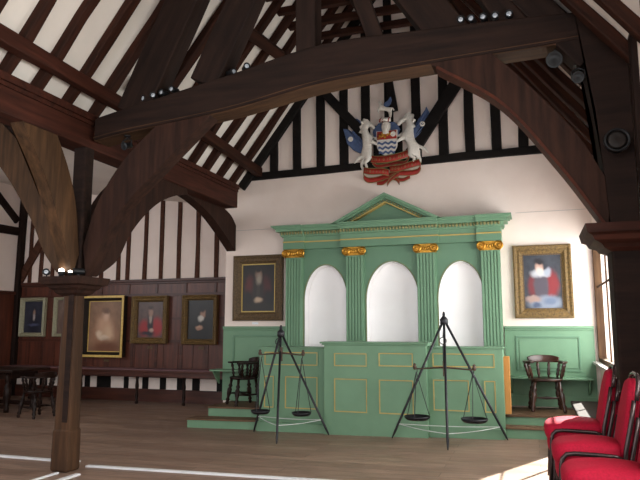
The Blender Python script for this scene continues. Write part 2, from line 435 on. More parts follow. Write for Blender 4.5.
# arcade plate
t = timber('arcade_plate', (-5.12, 1.0, 3.86), (-5.12, 9.97, 3.84), .3, .40, 'redbeam', seg=14, jit=.006)
tag(t, 'massive moulded timber plate carried by the left post, running to the end wall', 'beam')
MB().box(-5.0, -4.93, 1.0, 9.96, 3.98, 4.06).box(-4.985, -4.95, 1.0, 9.96, 3.93, 3.975).build('moulding', 'redbeam', t, world=False).matrix_local = t.matrix_world.inverted()

# --- truss (front face y = 5.9)
TY0, TY1 = 5.92, 6.24
bot = curve([(-4.87, 3.72), (-4.4, 3.78), (-3.1, 3.89), (-2.0, 4.06), (-.86, 4.11), (.2, 4.14), (.75, 4.16)], 6)
top = curve([(-4.87, 3.96), (-4.7, 4.02), (-3.13, 4.29), (-2.0, 4.49), (-.85, 4.48), (.2, 4.44), (.75, 4.40)], 6)
mb = MB(); rings = []
for i in range(len(bot)):
    x = bot[i][0]
    # interpolate top at x
    for k in range(len(top) - 1):
        if top[k][0] <= x <= top[k + 1][0] + 1e-6:
            tt = (x - top[k][0]) / max(1e-6, top[k + 1][0] - top[k][0]); zt = top[k][1] * (1 - tt) + top[k + 1][1] * tt
    rings.append([V((x, TY0, bot[i][1])), V((x, TY1, bot[i][1] + .01)), V((x, TY1, zt)), V((x, TY0, zt))])
mb.loft(rings)
tie = mb.build('tie_beam', 'beam', bevel=.02); 
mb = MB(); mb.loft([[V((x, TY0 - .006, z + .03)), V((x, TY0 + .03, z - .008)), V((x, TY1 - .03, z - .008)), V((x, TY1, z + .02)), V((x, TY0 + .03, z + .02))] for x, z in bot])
mb.build('painted_underlight', 'underlight', tie)['label'] = 'paler underside, light from below painted in'
tag(tie, 'huge cambered dark tie beam spanning the hall between the two posts', 'beam')

def arch(name, lower, upper, y0, y1, mat, label, plane='xz'):
    lo, hi = curve(lower, 8), curve(upper, 8)
    pts = lo + hi[::-1]
    mb = MB()
    if plane == 'xz': mb.prism([(p[0], y0, p[1]) for p in pts], (0, y1 - y0, 0))
    else: mb.prism([(y0, p[0], p[1]) for p in pts], (y1 - y0, 0, 0))
    o = mb.build(name, mat, bevel=.015); return tag(o, label, 'brace')
arch('arch_brace', [(-4.9, 2.1), (-4.52, 2.77), (-4.0, 3.27), (-3.32, 3.86)], [(-4.95, 2.45), (-4.78, 2.95), (-4.46, 3.42), (-4.0, 3.83)], TY0 + .02, TY0 + .22, 'braced', 'dark arched brace rising right from the left post to the tie beam')
rbrace = arch('arch_brace', [(.66, 2.36), (.29, 2.96), (-.2, 3.62), (-.86, 4.11)], [(.70, 2.75), (.43, 3.28), (-.02, 3.86), (-.27, 4.13)], TY0 + .01, TY0 + .24, 'braced', 'dark arched brace rising left from the right post to the tie beam')
arch('arch_brace', [(-5.28, 2.15), (-5.5, 2.42), (-5.72, 2.82), (-6.25, 3.50), (-6.9, 4.05)], [(-5.14, 2.2), (-5.22, 2.6), (-5.4, 3.0), (-5.85, 3.66), (-6.3, 4.1)], TY0 - .02, TY1 - .06, 'braceb', 'brown arched brace spreading left from the left post towards the wing')
arch('arch_brace', [(5.84, 2.1), (5.62, 2.6), (5.33, 3.15), (4.95, 3.66)], [(5.92, 2.35), (5.83, 2.9), (5.68, 3.3), (5.45, 3.68)], -5.16, -4.99, 'braceb', 'brown arched brace leaning towards the viewer from the left post', 'yz')
arch('arch_brace', [(6.28, 2.12), (6.65, 2.36), (6.89, 2.72), (7.21, 3.04), (7.56, 3.29), (7.95, 3.46), (8.3, 3.55)], [(6.2, 2.6), (6.35, 3.0), (6.6, 3.3), (6.9, 3.52), (7.2, 3.68), (7.6, 3.68), (8.28, 3.68)], -5.22, -5.0, 'braced', 'dark arched brace behind the left post curving up under the plate', 'yz')
arch('arch_brace', [(10.39, 2.92), (9.9, 3.2), (9.39, 3.44), (8.9, 3.58), (8.5, 3.64)], [(10.39, 3.4), (10.2, 3.55), (9.9, 3.64), (9.5, 3.69), (8.52, 3.69)], -5.38, -5.2, 'braced', 'dark arched brace springing from the end wall to the plate', 'yz')
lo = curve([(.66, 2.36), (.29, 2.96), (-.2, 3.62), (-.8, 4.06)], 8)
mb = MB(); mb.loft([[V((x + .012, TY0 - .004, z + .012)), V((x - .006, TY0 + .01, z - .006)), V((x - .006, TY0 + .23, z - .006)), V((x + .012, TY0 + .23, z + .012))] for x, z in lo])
mb.build('underlight_edge', 'redunderlight', rbrace)['label'] = 'reddish lower edge, light from below painted in'
t = timber('aisle_tie', (-5.28, 6.03, 3.93), (XL + .02, 6.03, 3.97), .22, .24, 'beam'); tag(t, 'dark cross beam over the wing behind the left post braces', 'beam')
# principals and crown post above the tie beam
t = timber('principal_strut', (-4.38, 6.05, 4.0), (-3.31, 6.05, 6.2), .24, .43, 'beam', (0, 0, 1)); tag(t, 'thick dark principal leaning from tie beam end up the left slope', 'strut')
t = timber('principal_strut', (-3.43, 6.05, 4.25), (-2.6, 6.05, 5.95), .22, .36, 'beam', (0, 0, 1)); tag(t, 'thick dark strut between the left principal and the crown post', 'strut')
t = timber('principal_strut', (-.6, 6.08, 4.3), (-1.25, 6.08, 5.3), .28, .38, 'beam', (0, 0, 1)); tag(t, 'thick dark strut leaning left above the right half of tie beam', 'strut')
t = timber('crown_brace', (-1.4, 6.08, 4.42), (-1.68, 6.08, 5.25), .16, .17, 'beam', (0, 0, 1)); tag(t, 'slim dark brace leaning towards the crown post from its right', 'brace')
t = timber('principal_strut', (0.0, 6.08, 4.42), (-1.0, 6.08, 6.3), .22, .34, 'beam', (0, 0, 1)); tag(t, 'thick dark principal following the right slope above the tie beam', 'strut')
a, b = on_roof(XE + .03, 'right', .2), on_roof(XE + 1.9, 'right', .2)
t = timber('principal_rafter', (a[0], 6.06, a[1]), (b[0], 6.06, b[1]), .24, .26, 'beam', (PITCH, 0, 1)); tag(t, 'thick dark principal rafter rising along the right roof slope from the right post', 'rafter')
t = timber('crown_post', (-2.19, 6.04, 4.42), (-2.19, 6.04, 6.3), .22, .22, 'beam', (0, 1, 0)); tag(t, 'upright dark crown post standing on the middle of tie beam', 'post')
mb = MB(); mb.box(-3.2, -1.1, 5.98, 6.18, 6.15, 6.35); tag(mb.build('truss_collar', 'beam'), 'dark collar of the near truss above the crown post', 'beam')

# left post
def moulded(mb, x0, x1, y0, y1, levels):
    """levels: (z, overhang) rings of a square moulded capital"""
    rings = []
    for z, o in levels:
        rings.append([V((x0 - o, y0 - o, z)), V((x1 + o, y0 - o, z)), V((x1 + o, y1 + o, z)), V((x0 - o, y1 + o, z))])
    mb.loft(rings); return mb
pl = thing('timber_post', 'free-standing brown timber post with a wide moulded capital, left of the hall', 'post', (-5.08, 5.99, floor_z(-5.08)))
mb = MB(); rings = []
for z, o in ((-.09, .022), (.35, .018), (.37, .008), (1.0, .004), (1.5, -.004), (1.92, -.008)):
    rings.append([V((-5.18 - o, 5.9 - o, z)), V((-4.98 + o, 5.9 - o, z)), V((-4.98 + o, 6.08 + o, z)), V((-5.18 - o, 6.08 + o, z))])
mb.loft(rings).build('shaft', 'browntimber', pl, bevel=.03)
MB().box(-5.07, -5.0, 5.883, 5.9, .45, 1.9).build('facing_strip', 'beam', pl, bevel=.004)
mb = MB(); moulded(mb, -5.18, -4.98, 5.9, 6.08, [(1.87, .0), (1.9, .05), (1.93, .065), (1.955, .1), (1.985, .115), (2.0, .165), (2.05, .18), (2.085, .185), (2.085, 0)])
mb.build('capital', 'braced', pl)
mb = MB(); mb.box(-5.16, -4.98, 5.93, 6.1, 2.08, 3.72); mb.build('post_head', 'beam', pl, bevel=.03)

# right post
pr = thing('timber_post', 'massive dark timber post against the right wall, behind the red chairs', 'post', (.8, 6.08, 0))
MB().box(.67, XR - .01, 5.9, 6.27, 0, 2.2).build('shaft', 'beam', pr, bevel=.02)
mb = MB(); moulded(mb, .67, 1.3, 5.9, 6.27, [(2.16, 0), (2.19, .06), (2.22, .08), (2.25, .14), (2.29, .16), (2.31, .2), (2.385, .215), (2.385, 0)])
bm = mb.bm
for v in bm.verts:
    if v.co.x > XR - .01: v.co.x = XR - .01
mb.build('capital', 'redbeam', pr)
mb = MB(); mb.prism([(.68, 5.9, 2.38), (XR - .01, 5.9, 2.38), (XR - .01, 5.9, 4.1), (XR - .1, 5.9, 4.75), (.45, 5.9, 4.75), (.54, 5.9, 4.0), (.62, 5.9, 3.4), (.66, 5.9, 2.8)], (0, .37, 0))
mb.build('post_head', 'beam', pr, bevel=.02)

# ------------------------------------------------------------------ SPOTLIGHTS
def spot_proto():
    r = thing('spotlight', 'x', 'spotlight', (0, 0, 0), 0, 'spotlights on the timbers')
    mx = Matrix.Rotation(PI / 2, 4, 'X')
    MB().lathe([(.02, -.07), (.034, -.05), (.036, .03), (.04, .055), (.036, .056), (.034, .045), (.0, .045)], (0, 0, .055), 16, mx).build('housing', 'spot', r, False, True)
    MB().lathe([(.0, .046), (.026, .046), (.022, .052), (0, .054)], (0, 0, .055), 16, mx).build('lens', 'lens', r, False, True)
    MB().box(-.008, .008, -.008, .008, 0, .03).box(-.025, .025, -.025, .025, 0, .006).build('bracket', 'spot', r, False)
    return r
sp = spot_proto(); first = True
def zt_at(x):
    for k in range(len(top) - 1):
        if top[k][0] <= x <= top[k + 1][0]:
            tt = (x - top[k][0]) / (top[k + 1][0] - top[k][0]); return top[k][1] * (1 - tt) + top[k + 1][1] * tt
def put_spot(loc, rot, label):
    global first
    if first:
        sp.location = loc; sp.rotation_euler = (0, 0, rot); sp['label'] = label; first = False; return sp
    return dup(sp, loc, rot, label)
lab = ['black spotlight on the tie beam\'s left end, {} of the row of four from the left']
for k, x in enumerate((-4.2, -4.08, -3.95, -3.82)):
    put_spot((x, TY0 + .06, zt_at(x)), random.uniform(-.5, .2), f'black spotlight on the tie beam\'s left end, {ORD[k]} of four from the left')
for k, x in enumerate((-3.1, -2.92)):
    put_spot((x, TY0 + .08, zt_at(x)), 1.2 - k * .5, f'black spotlight on tie beam left of crown post, {["left","right"][k]} one of a pair')
for k, x in enumerate((-.55, -.44, -.33, -.22, -.09)):
    put_spot((x, TY0 + .06, zt_at(x)), random.uniform(-.3, .4), f'black spotlight on the tie beam\'s right half, {ORD[k]} of five from the left')
for k, (x, y, r) in enumerate(((-5.31, 5.78, .6), (-4.88, 5.8, -.9))):
    put_spot((x, y, 2.085), r, ['unlit black spotlight on left corner of the left post capital', 'black spotlight turned right on the right end of left post capital'][k])
L1 = thing('lit_spotlight', 'glowing white spotlight on the middle of the left post capital', 'spotlight', (-5.1, 5.78, 2.085))
MB().lathe([(.03, 0), (.03, .02), (.038, .03), (.04, .06), (.03, .062)], (0, 0, 0), 16).build('housing', 'spot', L1, False, True)
MB().lathe([(.0, .055), (.032, .056), (.028, .078), (.012, .092), (0, .094)], (0, 0, 0), 16).build('lamp', 'lit', L1, False, True)
L2 = dup(L1, (-4.96, 5.76, 2.085), 0, 'small glowing spotlight right of the brighter one on left post capital'); L2.scale = (.7,) * 3
def hung(name, label, x, y, z, s):
    r = thing(name, label, 'spotlight', (x, y, z))
    mx = Matrix.Rotation(.5, 4, 'Y') @ Matrix.Rotation(PI / 2 + .4, 4, 'X')
    MB().lathe([(.03, -.1), (.05, -.09), (.052, .03), (.07, .07), (.066, .072), (.05, .06), (0, .06)], (0, 0, -.12), 18, mx @ Matrix.Scale(s, 4)).build('housing', 'spot', r, False, True)
    MB().tube([(0, 0, 0), (0, 0, -.03), (-.06, 0, -.06), (-.06, 0, -.13)], .008, 8).tube([(0, 0, -.03), (.06, 0, -.06), (.06, 0, -.13)], .008, 8).lathe([(.04, -.012), (.04, 0)], (0, 0, 0), 16).build('bracket', 'spot', r, False)
    return r
hung('hanging_spotlight', 'black spotlight hanging under the right end of tie beam', .31, 6.05, 4.15, 1.1)
hung('hanging_spotlight', 'smaller black spotlight on the right post beside brace top, under the tie beam', .5, 6.0, 3.93, .8)
hung('hanging_spotlight', 'small black spotlight hanging under left end of tie beam', -4.45, 6.0, 3.75, .7)
r = thing('round_floodlight', 'round black floodlight fixed to the right post above its capital', 'spotlight', (.76, 5.86, 3.12))
mx = Matrix.Rotation(PI / 2, 4, 'X')
MB().lathe([(.05, -.03), (.1, 0), (.11, .05), (.105, .09), (.09, .09), (.085, .07), (0, .07)], (0, 0, 0), 24, mx).build('housing', 'spot', r, False, True)
MB().lathe([(0, .072), (.084, .072), (.06, .078), (0, .08)], (0, 0, 0), 24, mx).build('lens', 'frameblack', r, False, True)

# ------------------------------------------------------------------ DAIS
YD = 9.5
da = thing('dais', 'low green platform with wooden treads along the end wall', 'platform', (-2.2, 9.9, 0))
MB().box(-5.2, XR - .02, YD, YE - .002, -.05, .27).shear().build('riser', 'green', da)
MB().box(-5.22, XR - .02, YD - .02, YE - .002, .27, .3).shear().build('tread', 'tread', da, bevel=.005)
MB().box(-5.4, -4.14, 9.17, YD - .001, -.06, .12).shear().build('riser', 'green', da)
MB().box(-5.42, -4.14, 9.15, YD - .001, .12, .145).shear().build('tread', 'tread', da, bevel=.005)
MB().box(-.44, XR - .02, 9.24, YD - .001, -.02, .125).shear().build('riser', 'green', da)
MB().box(-.44, XR - .02, 9.22, YD - .001, .125, .15).shear().build('tread', 'tread', da, bevel=.005)

# ------------------------------------------------------------------ MAGISTRATES' DESK
def gold_frame(mb, x0, x1, z0, z1, y, w=.014, d=.008):
    mb.box(x0, x1, y - d, y, z0, z0 + w); mb.box(x0, x1, y - d, y, z1 - w, z1)
    mb.box(x0, x0 + w, y - d, y, z0 + w, z1 - w); mb.box(x1 - w, x1, y - d, y, z0 + w, z1 - w)
dk = thing('bench_desk', 'long panelled green desk front with gilt-lined panels on the dais', 'desk', (-2.25, 9.2, -.03))
MB().box(-3.0, -1.47, 9.0, 9.14, -.07, 1.27).build('centre_front', 'green', dk, bevel=.004)
MB().box(-3.06, -1.43, 8.965, 9.45, 1.27, 1.295).box(-3.035, -1.45, 8.985, 9.4, 1.245, 1.27).build('centre_ledge', 'green', dk, bevel=.006)
MB().box(-4.12, -3.0, 9.14, 9.24, .06, 1.19).build('wing_front', 'green', dk, bevel=.004)
MB().box(-1.47, -.43, 9.14, 9.24, -.04, 1.21).build('wing_front', 'green', dk, bevel=.004)
MB().box(-4.14, -3.03, 9.12, 9.5, 1.19, 1.21).build('wing_ledge', 'green', dk, bevel=.005)
MB().box(-1.46, -.41, 9.12, 9.5, 1.21, 1.235).build('wing_ledge', 'green', dk, bevel=.005)
MB().box(-1.47, -.44, 9.09, 9.14, -.05, .13).build('plinth', 'green', dk, bevel=.006)
MB().box(-4.13, -3.0, 9.07, 9.14, -.09, .07).build('plinth', 'green', dk, bevel=.006)
for (a, b, c, d) in ((-2.84, -2.34, .94, 1.13), (-2.84, -2.34, .28, .76), (-2.16, -1.66, .95, 1.14), (-2.16, -1.66, .28, .76)):
    mb = MB(); gold_frame(mb, a, b, c, d, 9.0); pm = mb.build('gilt_panel_moulding', 'goldpaint', dk)
    mb = MB(); gold_frame(mb, a - .012, b + .012, c - .012, d + .012, 9.0, .012, .012); mb.build('outer_bead', 'green', pm)
for (a, b, c, d) in ((-4.03, -3.15, .93, 1.13), (-3.68, -3.15, .28, .76), (-4.03, -3.87, .28, .76), (-1.4, -.54, .95, 1.14), (-1.4, -.9, .34, .77), (-.69, -.54, .34, .77)):
    mb = MB(); gold_frame(mb, a, b, c, d, 9.14); pm = mb.build('gilt_panel_moulding', 'goldpaint', dk)
    mb = MB(); gold_frame(mb, a - .012, b + .012, c - .012, d + .012, 9.14, .012, .012); mb.build('outer_bead', 'green', pm)
MB().box(-.43, -.35, 9.3, 9.48, .31, 1.1).build('end_panel', 'pine', dk, bevel=.004)['label'] = 'bare orange pine end board'
MB().box(-.55, -.43, 9.24, 9.48, .3, 1.2).build('end_return', 'green', dk)

# ------------------------------------------------------------------ CANOPY (arched screen)
YP = 10.18
cn = thing('arched_screen', 'tall green classical screen with three arched niches and a pediment', 'screen', (-2.27, 10.26, .28))
A = [(-3.75, -2.98, 1.96), (-2.64, -1.76, 1.95), (-1.44, -.72, 1.95)]   # arch left, right, spring
APEX = [2.58, 2.60, 2.57]
mb = MB(); x = -4.08; zb, zt = .28, 3.0
for (a, b, sp_), ap in zip(A, APEX):
    mb.box(x, a, YP, YE - .002, zb, zt); mb.box(a, b, YP, YE - .002, zb, 1.05)
    n = 20; arc = [((a + b) / 2 - (b - a) / 2 * math.cos(PI * k / n), sp_ + .02 + (ap - sp_ - .02) * math.sin(PI * k / n)) for k in range(n + 1)]
    for k in range(n):
        mb.prism([(arc[k][0], YP, arc[k][1]), (arc[k + 1][0], YP, arc[k + 1][1]), (arc[k + 1][0], YP, zt), (arc[k][0], YP, zt)], (0, YE - .002 - YP, 0))
    x = b
mb.box(x, -.46, YP, YE - .002, zb, zt)
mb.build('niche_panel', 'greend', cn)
for (a, b, sp_), ap in zip(A, APEX):
    n = 24
    arc = [V(((a + b) / 2 - (b - a + .02) / 2 * math.cos(PI * k / n), YP - .002, sp_ + .02 + (ap + .01 - sp_ - .02) * math.sin(PI * k / n))) for k in range(n + 1)]
    MB().tube([V((a - .01, YP - .002, 1.06))] + arc + [V((b + .01, YP - .002, 1.06))], .006, 6).build('arch_bead', 'dullgold', cn)
    lin_ = [(a + .006, 1.05)] + [(v.x + (.012 if v.x < (a + b) / 2 else -.012), v.z - .014) for v in arc] + [(b - .006, 1.05)]
    MB().loft([[V((x, YP + .008, z)), V((x, YE - .009, z)), V((x, YE - .009, z + .004)), V((x, YP + .008, z + .004))] for x, z in lin_]).build('niche_lining', 'nichewhite', cn)['label'] = 'white painted niche reveal'
    MB().box(a, b, YE - .008, YE - .003, 1.05, ap + .02).build('niche_back', 'nichewhite', cn)['label'] = 'white painted niche'
for x0, x1 in ((-4.08, -3.77), (-2.98, -2.67), (-1.77, -1.46), (-.75, -.45)):
    mb = MB(); mb.box(x0, x1, YP - .06, YP, .28, 2.73)
    w = (x1 - x0)
    for k in range(6):
        c = x0 + w * (k + .5) / 6
        mb.box(c - w * .052, c + w * .052, YP - .08, YP - .06, 1.0, 2.7)
    pil = mb.build('pilaster', 'green', cn)
    mb = MB(); dz = .045
    mb.box(x0 - .01, x1 + .01, YP - .095, YP, 2.675 + dz, 2.7 + dz); mb.box(x0 - .02, x1 + .02, YP - .11, YP, 2.795 + dz, 2.815 + dz)
    mb.box(x0 + .03, x1 - .03, YP - .085, YP, 2.7 + dz, 2.795 + dz)
    for cx in (x0 + .015, x1 - .015):
        mxr = Matrix.Rotation(PI / 2, 4, 'X')
        mb.lathe([(.0, -.02), (.066, -.02), (.072, .02), (.058, .034), (.042, .018), (.03, .018), (.02, .036), (0, .04)], (cx, YP - .105, 2.745 + dz), 18, mxr)
    for k in range(5):
        c = (x0 + x1) / 2 + (k - 2) * .036; zz = 2.755 + dz - .016 * (1 - abs(k - 2) / 2)
        mb.lathe([(0, -.034), (.015, -.018), (.017, .012), (.008, .028), (0, .032)], (c, YP - .1, zz), 8)
    mb.build('capital', 'gold', pil)
# entablature: breaks forward over the middle and the ends
EX = [(-4.11, -3.72, .05), (-3.72, -3.06, 0), (-3.06, -1.4, .05), (-1.4, -.8, 0), (-.8, -.42, .05)]
mb = MB()
for a, b, f in EX: mb.box(a, b, YP - .07 - f, YE - .002, 2.865, 2.98)
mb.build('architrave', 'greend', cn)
mb = MB()
for a, b, f in EX: mb.box(a, b, YP - .09 - f, YE - .002, 2.98, 3.0)
mb.build('gilt_fillet', 'goldpaint', cn)
mb = MB()
for a, b, f in EX: mb.box(a, b, YP - .06 - f, YE - .002, 3.0, 3.09)
mb.build('frieze', 'green', cn)
mb = MB()
for a, b, f in EX:
    e0 = .11 if a < -4 else 0; e1 = .11 if b > -.5 else 0
    y = YP - .06 - f
    mb.box(a - e0 * .3, b + e1 * .3, y - .05, YE - .002, 3.085, 3.11); mb.box(a - e0 * .9, b + e1 * .9, y - .13, YE - .002, 3.165, 3.215)
    mb.box(a - e0 * 1.2, b + e1 * 1.2, y - .16, YE - .002, 3.215, 3.24); mb.box(a - e0 * 1.5, b + e1 * 1.5, y - .19, YE - .002, 3.24, 3.265)
    mb.box(a - e0 * .4, b + e1 * .4, y - .06, YE - .002, 3.11, 3.165)
mb.build('cornice', 'green', cn)
mb = MB()
for a, b, f in EX:
    y = YP - .06 - f - .06; e = .03 if a < -4 else 0
    n = int((b - a + e) / .052)
    for k in range(n):
        c = a - e + (b - a + e) * (k + .5) / n
        mb.lathe([(0, -.032), (.019, -.014), (.022, .012), (.012, .028), (0, .032)], (c, y - .014, 3.137), 6)
mb.build('egg_moulding', 'dullgold', cn)
# pediment
yb = YP - .12
def rake(off0, off1, y, half=.94, apex=3.735, base=3.25, cx=-2.26):
    mb = MB(); s = (apex - base) / half
    for sg in (-1, 1):
        P = [(cx + sg * (half - 0), base - off0), (cx, apex - off0), (cx, apex - off1), (cx + sg * half, base - off1)]
        P = [(px, max(pz, base)) for px, pz in P]
        if off1 > 0:
            P[3] = (cx + sg * (half - off1 / s), base); P[0] = (cx + sg * (half - off0 / s), base)
        mb.prism([(px, y, pz) for px, pz in P], (0, YE - .002 - y, 0))
    return mb
rake(0, .05, yb - .13).build('raking_cornice', 'green', cn)
rake(.05, .08, yb - .09).build('raking_moulding', 'green', cn)
mb = rake(.08, .135, yb - .02)
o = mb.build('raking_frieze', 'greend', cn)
s = (3.735 - 3.25) / .94
for sg in (-1, 1):
    mb = MB()
    for k in range(15):
        t_ = (k + .7) / 15.4; px = sg * (.94 - .108 / s) * (1 - t_); pz = 3.25 + ((.94 - .108 / s) * t_) * s
        mb.lathe([(0, -.022), (.017, -.008), (.017, .008), (0, .022)], (-2.26 + px, yb - .035, pz), 6)
    mb.build('egg_moulding', 'dullgold', cn)
rake(.135, .155, yb - .05).build('gilt_fillet', 'goldpaint', cn)
mb = MB(); h = .94 - .155 / s
mb.prism([(-2.26 - h, yb + .06, 3.25), (-2.26 + h, yb + .06, 3.25), (-2.26, yb + .06, 3.735 - .155)], (0, YE - .002 - yb - .06, 0)); mb.build('tympanum', 'greend', cn)

# ------------------------------------------------------------------ GREEN WAINSCOTS
def wains(label, x0, x1, px0, px1, zfl, sx0, sx1):
    r = thing('green_wainscot', label, 'panelling', ((x0 + x1) / 2, YE - .03, zfl))
    MB().box(x0, x1, YE - .04, YE - .002, zfl, 1.5).build('board', 'green', r)
    MB().box(x0, x1, YE - .075, YE - .002, 1.49, 1.53).box(x0, x1, YE - .055, YE - .002, 1.46, 1.49).build('cap_moulding', 'green', r, bevel=.006)
    mb = MB(); gold_frame(mb, px0, px1, .84, 1.38, YE - .04, .03, .018); mb.build('panel_moulding', 'greend', r, bevel=.004)
    MB().box(px0 + .05, px1 - .05, YE - .052, YE - .04, .89, 1.33).build('raised_panel', 'green', r, bevel=.004)
    MB().box(sx0, sx1, YE - .32, YE - .04, .735, .765).build('seat_shelf', 'green', r, bevel=.006)
    for x in (sx0 + .04, sx1 - .07): MB().prism([(x, YE - .29, .735), (x, YE - .042, .735), (x, YE - .042, .5), (x, YE - .12, .56)], (.03, 0, 0)).build('bracket', 'green', r)
    MB().box(x0 + .02, x1, YE - .06, YE - .042, zfl, zfl + .16).build('skirting', 'green', r, bevel=.004)
    return r
wains('green panelled wainscot with a seat shelf behind the right windsor chair', -.44, .86, -.28, .66, .31, -.42, .8)
wains('green panelled wainscot with a seat shelf behind the left windsor chair', gx0, -4.1, -5.2, -4.3, .21, -5.52, -4.14)

# ------------------------------------------------------------------ PAINTINGS
def painting(name, label, x0, x1, z0, z1, y, fw, mats, fmat, depth=.07, liner=None, tilt=0, group=None):
    w, h = x1 - x0, z1 - z0; r = thing(name, label, 'painting', ((x0 + x1) / 2, y, z0), 0, group)
    X, Z = w / 2, h
    mb = MB(); prof = [(0, 0), (0, -depth), (fw * .18, -depth * 1.15), (fw * .45, -depth * .8), (fw * .7, -depth * .95), (fw * .9, -depth * .6), (fw, -depth * .45), (fw, -.004)]
    corners = [(-1, 0), (1, 0), (1, 1), (-1, 1)]
    rings = []
    for sx, sz in corners:
        ring = []
        for o, d in prof:
            ring.append(V((sx * (X - o), d, (o if sz == 0 else Z - o))))
        rings.append(ring)
    mb.loft(rings, closed=True)
    mb.build('frame', fmat, r, False, bevel=.003)
    if liner:
        mb = MB(); fr = MB(); gold_frame(mb, -X + fw, X - fw, fw, Z - fw, -.012, .02, .012); mb.build('gilt_slip', liner, r, False)
    mb = MB(); vs = [mb.bm.verts.new(p) for p in ((-X + fw * .95, -.014, fw * .95), (X - fw * .95, -.014, fw * .95), (X - fw * .95, -.014, Z - fw * .95), (-X + fw * .95, -.014, Z - fw * .95))]
    f = mb.bm.faces.new(vs); uv = mb.bm.loops.layers.uv.new('UVMap')
    for lp, c in zip(f.loops, ((0, 0), (1, 0), (1, 1), (0, 1))): lp[uv].uv = c
    c = mb.build('canvas', mats, r, False)
    if c.data.polygons[0].normal.y > 0: c.data.flip_normals()
    return r
P_L = portrait('portrait_beard', (16, 13, 12), (30, 24, 20), [
    (-.5, .0, .28, .5, .3, (78, 28, 26)), (.42, -.05, .3, .5, .3, (68, 24, 23)), (-.02, -.25, .36, .75, .25, (40, 32, 30)), (-.02, .0, .1, .5, .3, (52, 44, 40)),
    (-.62, -.4, .3, .3, .35, (22, 18, 18)), (.6, -.4, .3, .3, .35, (22, 18, 18)), (.0, .55, .19, .25, .3, (118, 92, 78)), (.0, .36, .16, .22, .4, (136, 124, 110)), (0, .76, .2, .1, .4, (26, 20, 18)),
    (.0, -.5, .22, .1, .4, (176, 150, 126)), (0, -.9, 1.2, .25, .2, (30, 25, 21))])
P_R = portrait('portrait_red_robe', (40, 42, 50), (60, 62, 70), [
    (.3, -.1, .48, .5, .2, (122, 34, 40)), (-.5, -.15, .24, .4, .3, (104, 38, 44)), (-.08, -.15, .36, .6, .2, (76, 68, 78)), (-.1, .3, .42, .14, .35, (176, 176, 182)), (.25, .33, .18, .14, .4, (150, 156, 170)),
    (-.15, .52, .17, .2, .3, (176, 140, 126)), (-.14, .38, .14, .14, .4, (200, 190, 182)), (-.15, .73, .22, .1, .35, (30, 26, 30)),
    (.1, -.78, .8, .26, .25, (122, 130, 146)), (-.5, -.62, .36, .12, .3, (150, 124, 116)), (.35, -.7, .3, .1, .4, (96, 108, 132)), (-.35, -.85, .2, .1, .4, (70, 80, 104))])
P_1 = portrait('portrait_dim', (42, 42, 54), (56, 56, 68), [(.0, -.5, .6, .6, .4, (34, 34, 46)), (0, .3, .13, .2, .4, (150, 120, 104)), (.02, .0, .12, .2, .4, (170, 160, 156)), (0, -.5, .5, .08, .5, (80, 84, 110))])
P_2 = portrait('portrait_pale', (96, 78, 70), (120, 98, 88), [(0, -.4, .6, .6, .4, (92, 70, 62)), (0, .4, .2, .2, .4, (160, 130, 116))])
P_3 = portrait('portrait_lady_white', (122, 92, 72), (152, 116, 92), [(0, -.4, .7, .6, .4, (168, 124, 98)), (-.05, .05, .4, .36, .4, (196, 156, 128)), (0, .42, .18, .2, .4, (206, 170, 146)), (-.35, -.3, .2, .14, .4, (216, 190, 164)), (.2, -.35, .26, .3, .5, (206, 172, 142)), (-.1, -.45, .3, .1, .4, (214, 190, 166)), (.1, -.85, .8, .3, .4, (112, 72, 52)), (0, .62, .2, .1, .4, (120, 92, 76))])
P_4 = portrait('portrait_red_sleeves', (74, 56, 54), (96, 74, 68), [(-.45, -.45, .4, .45, .3, (150, 40, 42)), (.5, -.4, .42, .5, .3, (158, 42, 46)), (.0, -.2, .22, .6, .3, (44, 34, 40)), (.0, .05, .12, .25, .3, (156, 140, 128)), (.0, .42, .18, .26, .3, (150, 116, 100)), (.0, .68, .2, .1, .4, (60, 46, 42)), (.1, -.6, .16, .1, .4, (180, 150, 136)), (-.2, -.75, .5, .1, .4, (40, 34, 44))])
P_5 = portrait('portrait_dark_coat', (24, 22, 22), (36, 32, 30), [(0, -.6, .7, .7, .3, (18, 16, 18)), (.15, .3, .22, .22, .3, (150, 112, 92)), (.12, .54, .28, .14, .4, (22, 18, 18)), (.02, .05, .22, .16, .3, (190, 182, 172)), (-.12, -.4, .24, .1, .4, (176, 136, 112)), (-.1, -.48, .2, .06, .4, (150, 110, 90))])
painting('portrait_painting', 'dark portrait of bearded man in dull gilt frame, left of the green screen', -5.21, -4.23, 1.63, 2.82, YE - .002, .155, P_L, 'darkframe', liner='goldpaint')
painting('portrait_painting', 'portrait of man in red robe in carved gilt frame, right of green screen', -.27, .6, 1.65, 2.80, YE - .002, .14, P_R, 'oldgold', liner='darkframe')
YF = YW - .06
painting('portrait_painting', 'dim portrait in pale grey frame, far left on the dark panelling', -11.72, -10.98, 1.3, 2.22, YF - .0, .09, P_1, 'paleframe', .09)
painting('portrait_painting', 'pale portrait partly hidden behind the left timber post', -10.72, -10.22, 1.3, 2.22, YF, .07, P_2, 'paleframe', .09)
painting('portrait_painting', 'large pale portrait of seated figure in white, bright gilt frame on panelling', -9.85, -8.72, .86, 2.22, YF, .1, P_3, 'frameblack', .14, liner='brightgold')
painting('portrait_painting', 'portrait with red sleeves in carved gilt frame, middle of the dark panelling', -8.55, -7.63, 1.16, 2.21, YF, .13, P_4, 'oldgold', .1)
painting('portrait_painting', 'portrait of figure in black with white collar, rightmost on the dark panelling', -7.25, -6.4, 1.15, 2.21, YF, .11, P_5, 'oldgold', .1)
mb = MB(); gold_frame(mb, -9.86, -8.71, .85, 2.23, YF - .14, .05, .02)
